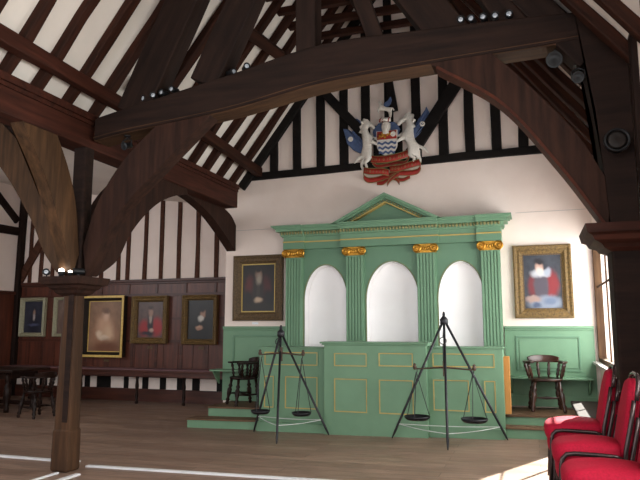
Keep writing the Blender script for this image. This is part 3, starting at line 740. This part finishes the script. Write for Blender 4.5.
o = mb.build('gilt_edge', 'brightgold', [q for q in COL.objects if q.name.startswith('portrait_painting') and 'seated figure' in q['label']][0])
def card(x, y, z, w, h, label, mat='card'):
    tag(MB().box(x - w / 2, x + w / 2, y - .005, y, z - h / 2, z + h / 2).build('caption_card', mat), label, 'label card')
card(-4.78, YE - .002, 1.585, .12, .04, 'small white caption card under the bearded man\'s portrait')
card(.1, YE - .002, 1.585, .12, .045, 'small white caption card under the red robed man\'s portrait')
card(-9.22, YF, .77, .14, .06, 'small dark caption card under the large pale portrait', 'darkframe')
card(-8.08, YF, 1.07, .14, .06, 'small dark caption card under the portrait with red sleeves', 'darkframe')
card(-6.8, YF, 1.07, .14, .06, 'small dark caption card under the portrait in black with white collar', 'darkframe')

# ------------------------------------------------------------------ DARK PANELLING
pn = thing('oak_panelling', 'dark oak panelling with moulded top rail along the wing wall', 'panelling', (-8.7, YW - .03, .42))
MB().box(XL + .16, gx0 - .01, YW - .045, YW - .002, .42, 2.52).build('boards', 'panel', pn)
MB().box(XL + .16, gx0 - .01, YW - .1, YW - .002, 2.53, 2.59).box(XL + .16, gx0 - .01, YW - .075, YW - .002, 2.48, 2.53).build('top_rail', 'panelx', pn, bevel=.008)
for k in range(11):
    x = XL + .2 + k * .63
    MB().box(x, x + .07, YW - .058, YW - .046, .6, 2.2).build('stile', 'panelx', pn, bevel=.003)
for k in range(17):
    x = XL + .5 + k * .37
    MB().box(x - .01, x + .01, YW - .055, YW - .046, .6, 1.2).build('board_joint', 'panelx', pn)
for a, b in ((2.2, 2.27), (1.68, 1.74), (1.18, 1.24)):
    MB().box(XL + .16, gx0 - .01, YW - .06, YW - .046, a, b).build('rail', 'panelx', pn, bevel=.003)
for k in range(9):
    x = XL + .25 + k * .74
    MB().box(x, x + .06, YW - .065, YW - .046, 2.27, 2.48).build('stile', 'panelx', pn, bevel=.003)
# short timbers below bench and skirting
for k, (x, w) in enumerate(((-9.75, .13), (-9.3, .36), (-8.7, .11), (-8.2, .14), (-7.75, .14), (-7.32, .14), (-6.93, .17), (-6.35, .15), (-10.4, .14), (-11, .2))):
    MB().box(x - w / 2, x + w / 2, YW - .03, YW - .001, .14, .42).build('stud', 'black', wall_back)
struct(MB().box(XL + .1, gx0 - .01, YW - .05, YW - .001, -.12, .17).build('baseboard_back', 'panelx', origin='none'))
pn2 = thing('oak_panelling', 'dark oak panelling on the left wing wall behind the table', 'panelling', (XL + .03, 8.5, -.08))
MB().box(XL + .002, XL + .045, 4, YW - .16, -.1, 2.3).build('boards', 'panel', pn2)
MB().box(XL + .002, XL + .09, 4, YW - .16, 2.3, 2.38).build('top_rail', 'panelx', pn2, bevel=.008)
for k in range(12): MB().box(XL + .046, XL + .06, 4.2 + k * .62, 4.27 + k * .62, .1, 2.28).build('stile', 'panelx', pn2)

# wall bench along the panelling
bn = thing('wall_bench', 'long bench with a plum runner along the dark panelling', 'bench', (-8.4, 11.82, -.1))
MB().box(XL + .2, -5.6, 11.6, YW - .07, .565, .605).build('seat_board', 'panelx', bn, bevel=.006)
MB().box(XL + .22, -5.62, 11.59, YW - .1, .606, .63).build('seat_runner', 'plum', bn, bevel=.008)
MB().box(XL + .2, -5.6, 11.64, 11.67, .47, .565).build('apron', 'panelx', bn)
for x in (-11, -9.6, -8.13, -6.98, -5.8):
    MB().turned((x, 11.68, -.1), (x, 11.68, .56), [(0, .035), (.08, .035), (.1, .022), (.25, .04), (.4, .026), (.55, .042), (.75, .028), (.85, .04), (1, .04)]).build('leg', 'darkchair', bn, smooth=True)

# right wall bench
rb = thing('side_bench', 'dark wooden bench along the right wall under the window', 'bench', (.72, 7.9, 0))
MB().box(.42, XR - .02, 6.35, 9.15, .49, .54).build('seat_board', 'beam', rb, bevel=.012)
MB().box(.48, .52, 6.4, 9.1, .39, .49).build('apron', 'beam', rb)
for y in (6.5, 7.8, 9.0):
    MB().box(.5, .56, y - .03, y + .03, 0, .49).build('leg', 'beam', rb, bevel=.006)

# ------------------------------------------------------------------ BALANCE SCALES
def scales(label, feet, apex, beam_z, bx0, bx1, by, pan_r, pan_z, cord_z, ringz):
    r = thing('balance_scales', label, 'scales', (apex[0], apex[1], floor_z(apex[0])))
    ap = V(apex)
    for i, f in enumerate(feet):
        a = V((f[0], f[1], floor_z(f[0]))); d = (ap - a)
        MB().tube([a, a + d * .02, a + d * .06, a + d], [.006, .012, .017, .017], 10).build('leg', 'iron', r, smooth=True)
    MB().lathe([(.0, -.1), (.045, -.1), (.055, -.09), (.055, -.03), (.04, -.01), (.02, .01), (.022, .04), (.012, .07), (0, .075)], ap + V((0, 0, .03)), 16).build('collar', 'iron', r, smooth=True)
    # hanging ring and hook
    mb = MB()
    rc = V((ap.x, by, ringz)); mb.tube([rc + V((.045 * math.cos(2 * PI * k / 20), 0, .045 * math.sin(2 * PI * k / 20))) for k in range(20)], .006, 6, closed=True)
    mb.tube([ap + V((0, 0, -.06)), rc + V((0, 0, .045))], .006, 6)
    mb.tube([rc + V((0, 0, -.045)), V((ap.x, by, beam_z + .02))], .007, 6); mb.build('hanger_ring', 'iron', r, smooth=True)
    L = bx1 - bx0
    mb = MB(); mb.tube([V((bx0 + L * t, by, beam_z + .012 * math.cos((t - .5) * PI * 2) - .006)) for t in [k / 12 for k in range(13)]], [.013 + .012 * (1 - abs(2 * k / 12 - 1)) for k in range(13)], 8, .6)
    mb.box((bx0 + bx1) / 2 - .014, (bx0 + bx1) / 2 + .014, by - .02, by + .02, beam_z - .11, beam_z + .09)
    for sx in (bx0, bx1): mb.lathe([(0, -.04), (.02, -.03), (.03, 0), (.018, .025), (.022, .04), (0, .055)], (sx, by, beam_z + .005), 10)
    mb.build('beam', 'rust', r, smooth=False)
    for sx in (bx0, bx1):
        cx = sx + (.02 if sx == bx0 else -.02)
        c = V((cx, by, pan_z))
        p = MB().lathe([(0, -.022), (pan_r * .8, -.02), (pan_r * .97, .005), (pan_r, .03), (pan_r * .965, .03), (pan_r * .92, .008), (pan_r * .75, -.006), (0, -.008)], c, 28).build('pan', 'pan', r, smooth=True)
        hk = V((cx, by, beam_z - .06))
        MB().tube([hk + V((0, 0, .06)), hk + V((.014, 0, .03)), hk + V((.012, 0, 0)), hk + V((0, 0, -.012))], .006, 6).build('hook', 'iron', p)
        for k in range(3):
            an = 2 * PI * k / 3 + .5
            e = c + V((math.cos(an) * pan_r * .98, math.sin(an) * pan_r * .98, .03))
            MB().tube([hk, hk.lerp(e, .5) + V((0, 0, -.003)), e], .0055, 5).build('chain', 'iron', p)
    pts = []
    for f in feet:
        a = V((f[0], f[1], floor_z(f[0]))); t_ = (cord_z - a.z) / (ap.z - a.z); pts.append(a.lerp(ap, t_))
    path = []
    for i in range(3):
        for k in range(6): path.append(pts[i].lerp(pts[(i + 1) % 3], k / 6) - V((0, 0, .015 * math.sin(PI * k / 6))))
    MB().tube(path, .0055, 6, closed=True).build('leg_cord', 'cord', r)
    return r
scales('black iron tripod scales with two pans before the left desk section', [(-4.14, 9.0), (-2.9, 8.93), (-3.38, 8.1)], (-3.57, 8.68, 1.44), 1.13, -3.86, -3.18, 8.58, .14, .28, .17, 1.3)
scales('taller black iron tripod scales with two pans before the right desk section', [(-1.96, 8.9), (-.40, 9.08), (-1.09, 8.18)], (-1.17, 8.74, 1.62), .97, -1.56, -.77, 8.58, .175, .30, .17, 1.33)

# ------------------------------------------------------------------ WINDSOR ARMCHAIRS (smoker's bow)
def windsor(label, loc, rot, mat, crest=True, high=1.0, group=None):
    """faces local -y, seat .43 high"""
    r = thing('windsor_chair', label, 'chair', loc, rot, group)
    sh = .42
    prof = []
    for k in range(28):
        a = 2 * PI * k / 28; x = .225 * math.copysign(abs(math.cos(a)) ** .75, math.cos(a)); y = .215 * math.copysign(abs(math.sin(a)) ** .75, math.sin(a)); prof.append((x, y))
    MB().loft([[V((x * s, y * s, z)) for x, y in prof] for z, s in ((sh - .02, .9), (sh - .01, 1), (sh + .012, 1.0), (sh + .02, .96), (sh + .012, .7))]).build('seat', mat, r, False, True)
    pl_ = [(0, .02), (.06, .031), (.11, .019), (.18, .036), (.26, .02), (.42, .036), (.58, .039), (.66, .021), (.72, .038), (.8, .02), (1, .024)]
    feet = {}
    for sx in (-1, 1):
        for sy in (-1, 1):
            a = (sx * .21, sy * .205, 0); b = (sx * .155, sy * .145, sh - .015); feet[sx, sy] = (V(a), V(b))
            MB().turned(a, b, pl_, 10).build('leg', mat, r, False, True)
    sp_ = [(0, .011), (.3, .014), (.5, .021), (.7, .014), (1, .011)]
    m = []
    for sx in (-1, 1):
        p, q = feet[sx, -1][0].lerp(feet[sx, -1][1], .42), feet[sx, 1][0].lerp(feet[sx, 1][1], .42); m.append((p + q) / 2)
        MB().turned(p, q, sp_, 8).build('stretcher', mat, r, False, True)
    MB().turned(m[0], m[1], sp_, 8).build('stretcher', mat, r, False, True)
    ah = .655
    def bow(a, rx=.27, ry=.235): return V((rx * math.cos(a), ry * math.sin(a) if math.sin(a) > 0 else ry * math.sin(a) * 1.0, 0))
    angs = [math.radians(-48 + 276 * k / 30) for k in range(31)]
    path = [bow(a) + V((0, .0, ah)) for a in angs]
    rings = []
    for i, p in enumerate(path):
        t_ = V((-path[max(i - 1, 0)].x + path[min(i + 1, 30)].x, path[min(i + 1, 30)].y - path[max(i - 1, 0)].y, 0)).normalized(); nrm = V((t_.y, -t_.x, 0))
        w = .03 if 2 < i < 28 else .04
        rings.append([p + nrm * w + V((0, 0, -.014)), p + nrm * w + V((0, 0, .014)), p - nrm * w + V((0, 0, .014)), p - nrm * w + V((0, 0, -.014))])
    MB().loft(rings).build('arm_bow', mat, r, False, bevel=.008)
    rings = []
    for k in range(17):
        a = math.radians(42 + 96 * k / 16); p = bow(a, .275, .245) + V((0, .0, ah)); e = abs(k / 8 - 1)
        hh = (.085 - .03 * e ** 3) * high; nrm = V((math.cos(a), math.sin(a), 0))
        rings.append([p - nrm * .016 + V((0, 0, .012)), p + nrm * .016 + V((0, 0, .012)), p + nrm * .03 + V((0, 0, hh)), p + nrm * .004 + V((0, 0, hh))])
    MB().loft(rings).build('crest_rail', mat, r, False, bevel=.006)
    for k in range(8):
        a = math.radians(-30 + 240 * k / 7); b0 = bow(a, .215, .2) + V((0, 0, sh + .01)); b1 = bow(a, .27, .235) + V((0, 0, ah - .01))
        MB().turned(b0, b1, [(0, .012), (.15, .016), (.25, .027), (.4, .015), (.5, .028), (.65, .015), (.8, .025), (1, .012)], 8).build('spindle', mat, r, False, True)
    return r
w1 = windsor('brown turned windsor armchair on the right end of the dais', (.13, 9.9, .305), .1, 'chairwood'); w1.scale = (1.05, 1.05, 1.07)
w2 = windsor('dark windsor armchair on the left end of dais, turned sideways', (-4.72, 9.83, .213), -.75, 'darkchair'); w2.scale = (1.05, 1.05, 1.07)
w3 = windsor('dark windsor armchair at the right end of the refectory table', (-8.62, 9.35, -.099), -1.75, 'darkchair', group='chairs at the table'); w3.scale = (1.05, 1.05, 1.1)
w4 = dup(w3, (-9.75, 8.95, -.099), 2.9, 'dark windsor armchair at the near side of the refectory table'); w4.scale = w3.scale

# refectory table
tb = thing('refectory_table', 'long dark refectory table standing in the wing, far left', 'table', (-10.6, 9.95, -.1))
MB().box(-11.7, -9.35, 9.45, 10.45, .655, .71).build('tabletop', 'darkchair', tb, bevel=.01)
for x0, x1, y0, y1 in ((-11.5, -9.55, 9.58, 9.61), (-11.5, -9.55, 10.29, 10.32), (-11.5, -11.47, 9.61, 10.29), (-9.58, -9.55, 9.61, 10.29)):
    MB().box(x0, x1, y0, y1, .53, .655).build('apron', 'darkchair', tb)
for x in (-11.45, -9.6):
    for y in (9.62, 10.28):
        MB().turned((x, y, -.1), (x, y, .655), [(0, .05), (.12, .05), (.14, .035), (.3, .06), (.5, .075), (.68, .05), (.72, .03), (.78, .055), (1, .055)], 14).build('leg', 'darkchair', tb, smooth=True)
for y in (9.62, 10.28): MB().box(-11.45, -9.6, y - .03, y + .03, -.03, .05).build('stretcher', 'darkchair', tb, bevel=.006)

# ------------------------------------------------------------------ STACKED RED CHAIRS (face -x)
def superell(n, a, b, p):
    return [(a * math.copysign(abs(math.cos(2 * PI * k / n)) ** p, math.cos(2 * PI * k / n)), b * math.copysign(abs(math.sin(2 * PI * k / n)) ** p, math.sin(2 * PI * k / n))) for k in range(n)]
def stack_chair():
    r = thing('stacking_chair', 'x', 'chair', (0, 0, 0), 0)
    # seat cushion: local x from -.21 (front) to .2 (rear), width .43
    pr_ = superell(32, .215, .215, .5)
    lv = [(.366, .90), (.373, .97), (.4, 1.01), (.44, 1.02), (.465, .98), (.482, .88), (.494, .64), (.498, .3)]
    MB().loft([[V((x * s, y * s, z - .012 * max(0, -x / .2) ** 2)) for x, y in pr_] for z, s in lv]).build('seat', 'velvet', r, False, True)
    # backrest: rounded tapered pad, leaning back
    hgt, z0, lean = .44, .44, .19
    out = []
    for k in range(33):
        t_ = k / 32; a = PI * t_
        ca, sa = math.cos(a), math.sin(a)
        out.append((.20 * math.copysign(abs(ca) ** .55, ca) * (1 - .16 * abs(sa) ** 2), abs(sa) ** .62 * hgt))
    out = out + [(-.2, -.02), (.2, -.02)]
    def pt(y, h, off): return V((.205 + lean * h + off, y, z0 + h))
    rings = []
    for off, s in ((-.034, .82), (-.03, .93), (-.012, 1.0), (.016, 1.0), (.022, .96)):
        rings.append([pt(y * s, .2 + (h - .2) * s, off) for y, h in out])
    mb = MB(); mb.loft(rings); mb.build('backrest', 'velvet', r, False, True)
    for sy in (-1, 1):
        y = sy * .229
        pts = [(-.195, y, 0), (-.18, y, .2), (-.17, y, .36), (-.16, y, .40), (-.135, y, .425), (-.09, y, .432), (.05, y, .43), (.14, y, .425), (.18, y, .41)]
        MB().tube(pts, .0142, 10).build('front_leg', 'chairmetal', r, False, True)
        pts = [(.34, y * 1.02, 0), (.26, y, .22), (.19, y, .38), (.2, y * .98, .46), (.205 + lean * .2, y * .93, .64), (.205 + lean * .32, y * .88, .76)]
        MB().tube(pts, .0142, 10).build('rear_leg', 'chairmetal', r, False, True)
    pts = [(.205 + lean * h + .014, w, z0 + h) for w, h in [(.235 * .88, .32), (.19, .38), (.165, .43), (.12, .458), (.05, .466), (-.05, .466), (-.12, .458), (-.165, .43), (-.19, .38), (-.235 * .88, .32)]]
    MB().tube(pts, .0142, 10).build('top_rail', 'chairmetal', r, False, True)
    MB().tube([(-.178, -.229, .27), (-.178, .229, .27)], .009, 8).build('cross_bar', 'chairmetal', r, False)
    return r
sc = stack_chair(); firstc = True
STK = [('farthest', .24, 5.42), ('middle', .272, 4.5), ('nearest', .3, 3.72)]
TIER = ['bottom', 'second from bottom', 'third from bottom', 'top']
for nm, x, y in STK:
    for k in range(4):
        loc = (x + .02 + .018 * (3 - k), y, .002 + .1 * k); lb = f'red upholstered stacking chair, {TIER[k]} of the {nm} stack by the right wall'
        if firstc:
            sc.location = loc; sc['label'] = lb; sc['group'] = 'stacked red chairs'; firstc = False
        else: dup(sc, loc, 0, lb)

# ------------------------------------------------------------------ FLOOR STRIPS
def strip(x0, x1, y0, y1, label):
    mb = MB(); n = max(1, int(abs(x1 - x0) / .5))
    for k in range(n):
        a = x0 + (x1 - x0) * k / n; b = x0 + (x1 - x0) * (k + 1) / n; za, zb_ = floor_z(a), floor_z(b)
        mb.prism([(a, y0, za), (b, y0, zb_), (b, y0, zb_ + .018), (a, y0, za + .018)], (0, y1 - y0, 0))
    tag(mb.build('floor_strip', 'white'), label, 'floor strip')
strip(-10, -5.23, 6.36, 6.43, 'white edging strip on the floor left of the left post')
strip(-4.97, .4, 6.2, 6.26, 'long white edging strip on the floor right of the left post')
strip(-4.80, -4.74, 3.4, 5.84, 'white edging strip coming towards the viewer from left post, right of its pair')
strip(-5.06, -5.03, 3.4, 5.84, 'thin white edging strip coming towards the viewer from left post, left of its pair')

# ------------------------------------------------------------------ COAT OF ARMS
ca = thing('coat_of_arms', 'carved and painted coat of arms with two silver winged horses on the gable', 'coat of arms', (-2.27, YE - .14, 3.93))
def skin(name, chains, mat, parent, sub=2):
    """chains: list of polylines [(x,y,z,r)...]; points that coincide are shared"""
    me = bpy.data.meshes.new(name); bm = bmesh.new(); key = {}; rad = []
    def vert(p):
        k = tuple(round(a, 4) for a in p[:3])
        if k not in key:
            key[k] = bm.verts.new(p[:3]); rad.append(p[3])
        return key[k]
    for ch in chains:
        vs = [vert(p) for p in ch]
        for a, b in zip(vs, vs[1:]):
            if not bm.edges.get((a, b)): bm.edges.new((a, b))
    bm.verts.index_update(); bm.to_mesh(me); bm.free()
    o = bpy.data.objects.new(name, me); COL.objects.link(o)
    sk = o.modifiers.new('skin', 'SKIN'); sk.use_smooth_shade = True
    for i, r in enumerate(rad):
        me.skin_vertices[0].data[i].radius = (r, r)
    me.skin_vertices[0].data[0].use_root = True
    ss = o.modifiers.new('sub', 'SUBSURF'); ss.levels = ss.render_levels = sub
    dg = bpy.context.evaluated_depsgraph_get(); m2 = bpy.data.meshes.new_from_object(o.evaluated_get(dg))
    o.modifiers.clear(); o.data = m2; m2.materials.clear(); m2.materials.append(M[mat])
    for p in m2.polygons: p.use_smooth = True
    o.parent = parent; return o
def horse(pts):
    def P(k, r, y=0):
        x, z = U(*pts[k]); return (x, y, z, r)
    hip, bel, che = P('hip', .088), P('bel', .07), P('che', .088)
    return [[hip, bel, che, P('nb', .068), P('nk', .05), P('poll', .045), P('face', .038), P('muz', .026)],
            [hip, P('k1', .05, -.04), P('h1', .026, -.04), P('f1', .024, -.04)], [hip, P('k2', .046, .04), P('h2', .024, .04), P('f2', .022, .04)],
            [che, P('e1', .036, -.05), P('w1', .024, -.06)], [che, P('e2', .034, .02), P('w2', .022, .0)],
            [P('poll', .045), P('ear', .012)], [hip, P('t1', .028), P('t2', .034), P('t3', .01)]]
HL = dict(hip=(364.3, 155), bel=(366.2, 147.5), che=(366, 139.5), nb=(363.6, 133), nk=(363.8, 127), poll=(367, 122.8), face=(371, 126), muz=(374.3, 130), ear=(366, 119),
          k1=(368.5, 160), h1=(364.5, 164.5), f1=(366.5, 170), k2=(361, 160.5), h2=(359.5, 166), f2=(361.5, 171), e1=(372.5, 144), w1=(378, 147.5), e2=(372.5, 139), w2=(377.5, 141), t1=(360, 157), t2=(355.5, 160), t3=(352.5, 163.5))
HR = dict(hip=(413.5, 155), bel=(410, 147.5), che=(407, 139.5), nb=(409.5, 133), nk=(409, 126.5), poll=(405.5, 121.5), face=(401, 125), muz=(397.2, 129), ear=(406, 117.5),
          k1=(409.5, 160), h1=(413.5, 164), f1=(412, 169.5), k2=(416, 161), h2=(418.5, 165), f2=(417, 170), e1=(401, 143.5), w1=(396, 146.5), e2=(401, 138), w2=(396.5, 140), t1=(418, 152), t2=(423, 155), t3=(427.5, 160))
def wing(pts, mat, parent, name='wing', y0=-.03, th=.04):
    mb = MB(); mb.prism([(x, y0, z) for x, z in pts], (0, th, 0)); return mb.build(name, mat, parent, False, bevel=.01)
def U(u, v): return ((u - 386) * .0176, (188 - v) * .0176)
for m, dx, ww, rc in ((1, .0, [U(341, 126), U(346, 127), U(350, 130), U(354, 127), U(361, 136), U(365, 143), U(365, 152), U(358, 153), U(351, 149), U(345, 142)], U(349, 138)),
                      (-1, .08, [U(408, 143), U(412, 133), U(418, 124), U(426, 113), U(428, 118), U(429.5, 124), U(426, 132), U(424, 140), U(419, 147), U(411, 152)], U(421.5, 130))):
    h = skin('supporter', horse(HL if m > 0 else HR), 'silver', ca)
    w = wing(ww, 'blue', h, y0=.01, th=.04)
    mxr = Matrix.Rotation(PI / 2, 4, 'X')
    MB().lathe([(0, 0), (.045, 0), (.045, .02), (.028, .024), (.02, .014), (0, .016)], (rc[0], .01, rc[1]), 16, mxr).build('roundel', 'silver', h, False)
    mb = MB(); cx = sum(p[0] for p in ww) / len(ww); 
    base = U(365, 152) if m > 0 else U(409, 148)
    for k in range(1, 7):
        tip = ww[k]; mb.tube([V((base[0], .005, base[1])), V(((base[0] + tip[0]) / 2, .0, (base[1] + tip[1]) / 2)), V((tip[0], .008, tip[1]))], [.016, .014, .006], 6)
    mb.build('feathers', 'blue', h, False, True)
    MAN = [(366, 119.5), (363, 118.5), (363.5, 121), (360, 121.5), (361.5, 124.5), (358.5, 126.5), (360.5, 129), (358, 132.5), (361, 134), (363.5, 133), (364, 127), (366, 123)] if m > 0 else [(406.5, 118.5), (410, 116.5), (410, 119.5), (413.5, 119.5), (412, 123), (415, 125), (412.5, 128), (415, 132), (411.5, 133.5), (409.5, 133), (408.5, 126), (406.5, 122)]
    mb = MB(); mb.prism([(U(*q)[0], -.03, U(*q)[1]) for q in MAN], (0, .05, 0)); mb.build('mane', 'silver', h, False, bevel=.01)
wing([U(*q) for q in ((352, 116), (356, 117), (361, 121), (364, 127), (361, 128), (356, 123))], 'blue', ca, 'wing_tip', .02, .03)
# shield
def shield_pts(w, h, n=12):
    P = [(-w, h), (w, h)]
    for k in range(n + 1):
        a = k / n; P.append((w * (1 - .08 * a) if a < .6 else w * (.952 - 1.1 * ((a - .6) / .4) ** 2 * .45), h - a * 2 * h * .92))
    L = [(-x, z) for x, z in P[2:]][::-1]
    return [P[0], P[1]] + P[2:] + [(0, -h)] + L
scx, scz = U(387, 147)
mb = MB(); mb.prism([(scx + x, -.07, scz + z) for x, z in shield_pts(.185, .225)], (0, .05, 0)); sh = mb.build('shield', 'silver', ca, False, bevel=.006)
for k in range(3):
    mb = MB(); zc = scz - .0 - k * .083; w = .165 - .012 * k
    up_ = [(scx - w + 2 * w * i / 24, zc + .02 + .014 * math.sin(i / 24 * 2 * PI * 3)) for i in range(25)]
    lo_ = [(x, z - .038) for x, z in up_]
    mb.prism([(x, -.08, z) for x, z in up_ + lo_[::-1]], (0, .012, 0)); mb.build('blue_wave', 'blue', sh, False)
MB().box(scx - .17, scx + .17, -.082, -.068, scz + .07, scz + .215).build('red_chief', 'red', sh, False)
mb = MB()
for k in range(5):
    mb.lathe([(0, -.03), (.022, -.01), (.02, .02), (0, .035)], (scx - .12 + .045 * k, -.085, scz + .14 + .03 * math.sin(k * 2.2)), 6)
mb.tube([(scx - .16, -.085, scz + .09), (scx - .08, -.09, scz + .12), (scx, -.085, scz + .19)], .014, 6).build('gilt_charge', 'gold', sh, False, True)
mb = MB().lathe([(0, 0), (.045, 0), (.048, .02), (.03, .026), (.022, .016), (0, .02)], (scx + .115, -.075, scz + .15), 14, Matrix.Rotation(PI / 2, 4, 'X')); mb.build('white_rose', 'silver', sh, False)
# helm, mantling, torse, crest
hx, hz = U(386, 131)
MB().lathe([(.0, -.13), (.085, -.12), (.07, -.05), (.085, .02), (.075, .08), (.04, .115), (0, .12)], (hx, -.03, hz), 16).build('helm', 'silver', ca, False, True)
for sg, c in ((-1, 'blue'), (1, 'blue')):
    P = [(hx + sg * .04, hz + .1), (hx + sg * .14, hz + .11), (hx + sg * .2, hz + .04), (hx + sg * .25, hz - .04), (hx + sg * .2, hz - .06), (hx + sg * .22, hz - .14), (hx + sg * .13, hz - .11), (hx + sg * .05, hz - .06)]
    mb = MB(); mb.prism([(x, -.02, z) for x, z in P], (0, .05, 0)); mb.build('mantling', c, ca, False, bevel=.012)
tx, tz = U(385, 122.5)
tor = MB().tube([(tx - .1, -.03, tz), (tx, -.045, tz), (tx + .1, -.03, tz)], .036, 12).build('torse', 'silver', ca, False, True)
for k in range(4):
    x = tx - .08 + .05 * k
    MB().tube([(x - .014, -.042, tz - .034), (x, -.066, tz), (x + .02, -.042, tz + .034)], .014, 8).build('red_twist', 'red', tor, False, True)
ox, oz = U(385, 112)
def Q(x, z, r, y=-.02): return (ox + x, y, oz + z, r)
cr = skin('crest_horse', [[Q(.08, .0, .036), Q(0, .02, .034), Q(-.06, .05, .036), Q(-.085, .12, .024), Q(-.08, .17, .02), Q(-.12, .13, .013)],
                          [Q(.08, .0, .036), Q(.11, -.07, .016, -.03), Q(.10, -.15, .012, -.03)], [Q(.08, .0, .036), Q(.07, -.07, .014, .01), Q(.075, -.15, .012, .01)],
                          [Q(-.06, .05, .036), Q(-.12, .0, .013, -.03), Q(-.11, -.05, .01, -.03)], [Q(-.06, .05, .036), Q(-.13, .05, .012, .01), Q(-.14, .0, .01, .01)],
                          [Q(.08, .0, .036), Q(.14, .02, .014), Q(.16, -.03, .01)]], 'silver', ca)
wing([(ox + x, oz + z) for x, z in ((-.03, .06), (-.02, .13), (.05, .17), (.1, .24), (.12, .17), (.1, .1), (.04, .05))], 'blue', cr, y0=-.02, th=.03)
# motto ribbons
def ribbon(path, w, name='ribbon', twist=None):
    """band standing in the picture plane, path of (x, z, y)"""
    P = [V((x, y, z)) for x, z, y in path]; mb = MB(); rings = []
    for i, p in enumerate(P):
        ww = w[i] if isinstance(w, list) else w
        rings.append([p + V((0, -.006, -ww)), p + V((0, -.006, ww)), p + V((0, .006, ww)), p + V((0, .006, -ww))])
    mb.loft(rings); o = mb.build(name, 'red', ca, False, True)
    for sg in (-1, 1):
        MB().tube([p + V((0, -.004, sg * (w[i] if isinstance(w, list) else w))) for i, p in enumerate(P)], .0055, 6).build('gilt_edge', 'dullgold', o, False, True)
    return o
def cr3(uvs, ys, n=6):
    c = curve([U(*p) for p in uvs], n); m = len(c) - 1; out = []
    for i, p in enumerate(c):
        t_ = i / m * (len(ys) - 1); k = min(int(t_), len(ys) - 2); out.append((p[0], p[1], ys[k] * (1 - t_ + k) + ys[k + 1] * (t_ - k)))
    return out
def marks(path, w, o, n):
    """illegible small gilt strokes standing for the weathered motto"""
    for k in range(n):
        mb = MB()
        i = int((k + 1) / (n + 1) * (len(path) - 1)); x, z, y = path[i]
        q = random.choice((0, 1, 2)); e = w * .38
        if q == 0: mb.box(x - .004, x + .004, y - .009, y - .006, z - e, z + e)
        elif q == 1: mb.tube([V((x + .012 * math.cos(PI * m_ / 5), y - .007, z + e * math.sin(PI * m_ / 5))) for m_ in range(10)], .0035, 4, closed=True)
        else: mb.prism([(x - .012, y - .008, z - e), (x - .006, y - .008, z - e), (x + .002, y - .008, z + e), (x - .003, y - .008, z + e)], (0, .003, 0))
        mb.build('motto_letter', 'dullgold', o, False)
p1 = cr3([(370, 160.5), (376, 162.5), (388, 163), (400, 161), (408, 158)], [-.02, -.06, -.08, -.06, -.02]); o = ribbon(p1, .062); marks(p1, .06, o, 13)
p2 = cr3([(363, 172), (370, 174), (380, 174.5), (388, 176)], [-.04, -.07, -.06, -.03]); o = ribbon(p2, .055); marks(p2, .05, o, 8)
p3 = cr3([(389, 172.5), (398, 173), (408, 171), (418, 168.5)], [-.03, -.06, -.07, -.04]); o = ribbon(p3, .055); marks(p3, .05, o, 8)
ribbon(cr3([(363, 173), (362.5, 178), (367, 181.5), (376, 181), (386, 179), (396, 177.5), (408, 178), (416, 176.5), (419, 172), (418, 169)], [-.03, -.01, .02, .03, .0, -.04, -.02, 0, 0, -.03]), .045)
ribbon(cr3([(375, 184.5), (381, 185), (387, 182), (393, 180), (398, 179)], [.04, .03, .0, -.04, -.05]), .036)
ribbon(cr3([(386, 188), (389, 184), (395, 180)], [-.02, -.03, -.05]), .03)
ribbon(cr3([(398, 187), (395, 183), (391, 181)], [.0, .01, .03]), .03)
ribbon(cr3([(394, 182), (401, 183.5), (408, 181)], [.03, .03, .03]), .03)
ribbon(cr3([(371, 164), (376, 168), (386, 167.5), (396, 166), (404, 166.5), (408, 162)], [-.0, .02, .03, .03, .02, -.01]), .03)
MB().box(-.25, .25, .06, .135, .3, 1.1).build('back_board', 'black', ca, False)

# ------------------------------------------------------------------ LIGHT
w = bpy.data.worlds.new('world'); S.world = w; w.use_nodes = True
bg = w.node_tree.nodes['Background']; bg.inputs[0].default_value = (.93, .97, 1.0, 1); bg.inputs[1].default_value = 2.1
def sun(direction, strength, ang=.01, col=(1, .95, .86)):
    l = bpy.data.lights.new('sun', 'SUN'); l.energy = strength; l.angle = ang; l.color = col
    o = bpy.data.objects.new('sun', l); COL.objects.link(o); o.rotation_euler = V(direction).to_track_quat('-Z', 'Y').to_euler(); o.location = (6, 14, 10)
sun((-1, -2.0, -1.6), 34)
def area(loc, aim, sx, sy, power, col=(1, 1, 1)):
    l = bpy.data.lights.new('window_fill_light', 'AREA'); l.shape = 'RECTANGLE'; l.size = sx; l.size_y = sy; l.energy = power; l.color = col
    o = bpy.data.objects.new('window_fill_light', l); COL.objects.link(o); o.location = loc
    o.rotation_euler = (V(aim) - V(loc)).to_track_quat('-Z', 'Y').to_euler()
area((XR + .5, 8.2, 2.0), (-3, 8.2, 1.2), 3.5, 1.8, 180, (1, .97, .94))
area((XR + .45, 2.5, 2.25), (-5, 3.6, 3.2), 3.6, 2.0, 260, (1, .97, .93))  # added fill lamp at the unseen near window, brightens the left roof slope
area((XL - .4, 5.5, 3.1), (-6, 9, 2), 3.8, 1.2, 90, (.9, .95, 1))

S.view_settings.view_transform = 'Standard'; S.view_settings.look = 'None'; S.view_settings.gamma = 1; S.view_settings.use_curve_mapping = False
S.view_settings.exposure = .25
S.cycles.use_denoising = True
S.cycles.max_bounces = 8; S.cycles.diffuse_bounces = 5; S.cycles.transparent_max_bounces = 12
S.cycles.sample_clamp_indirect = 6
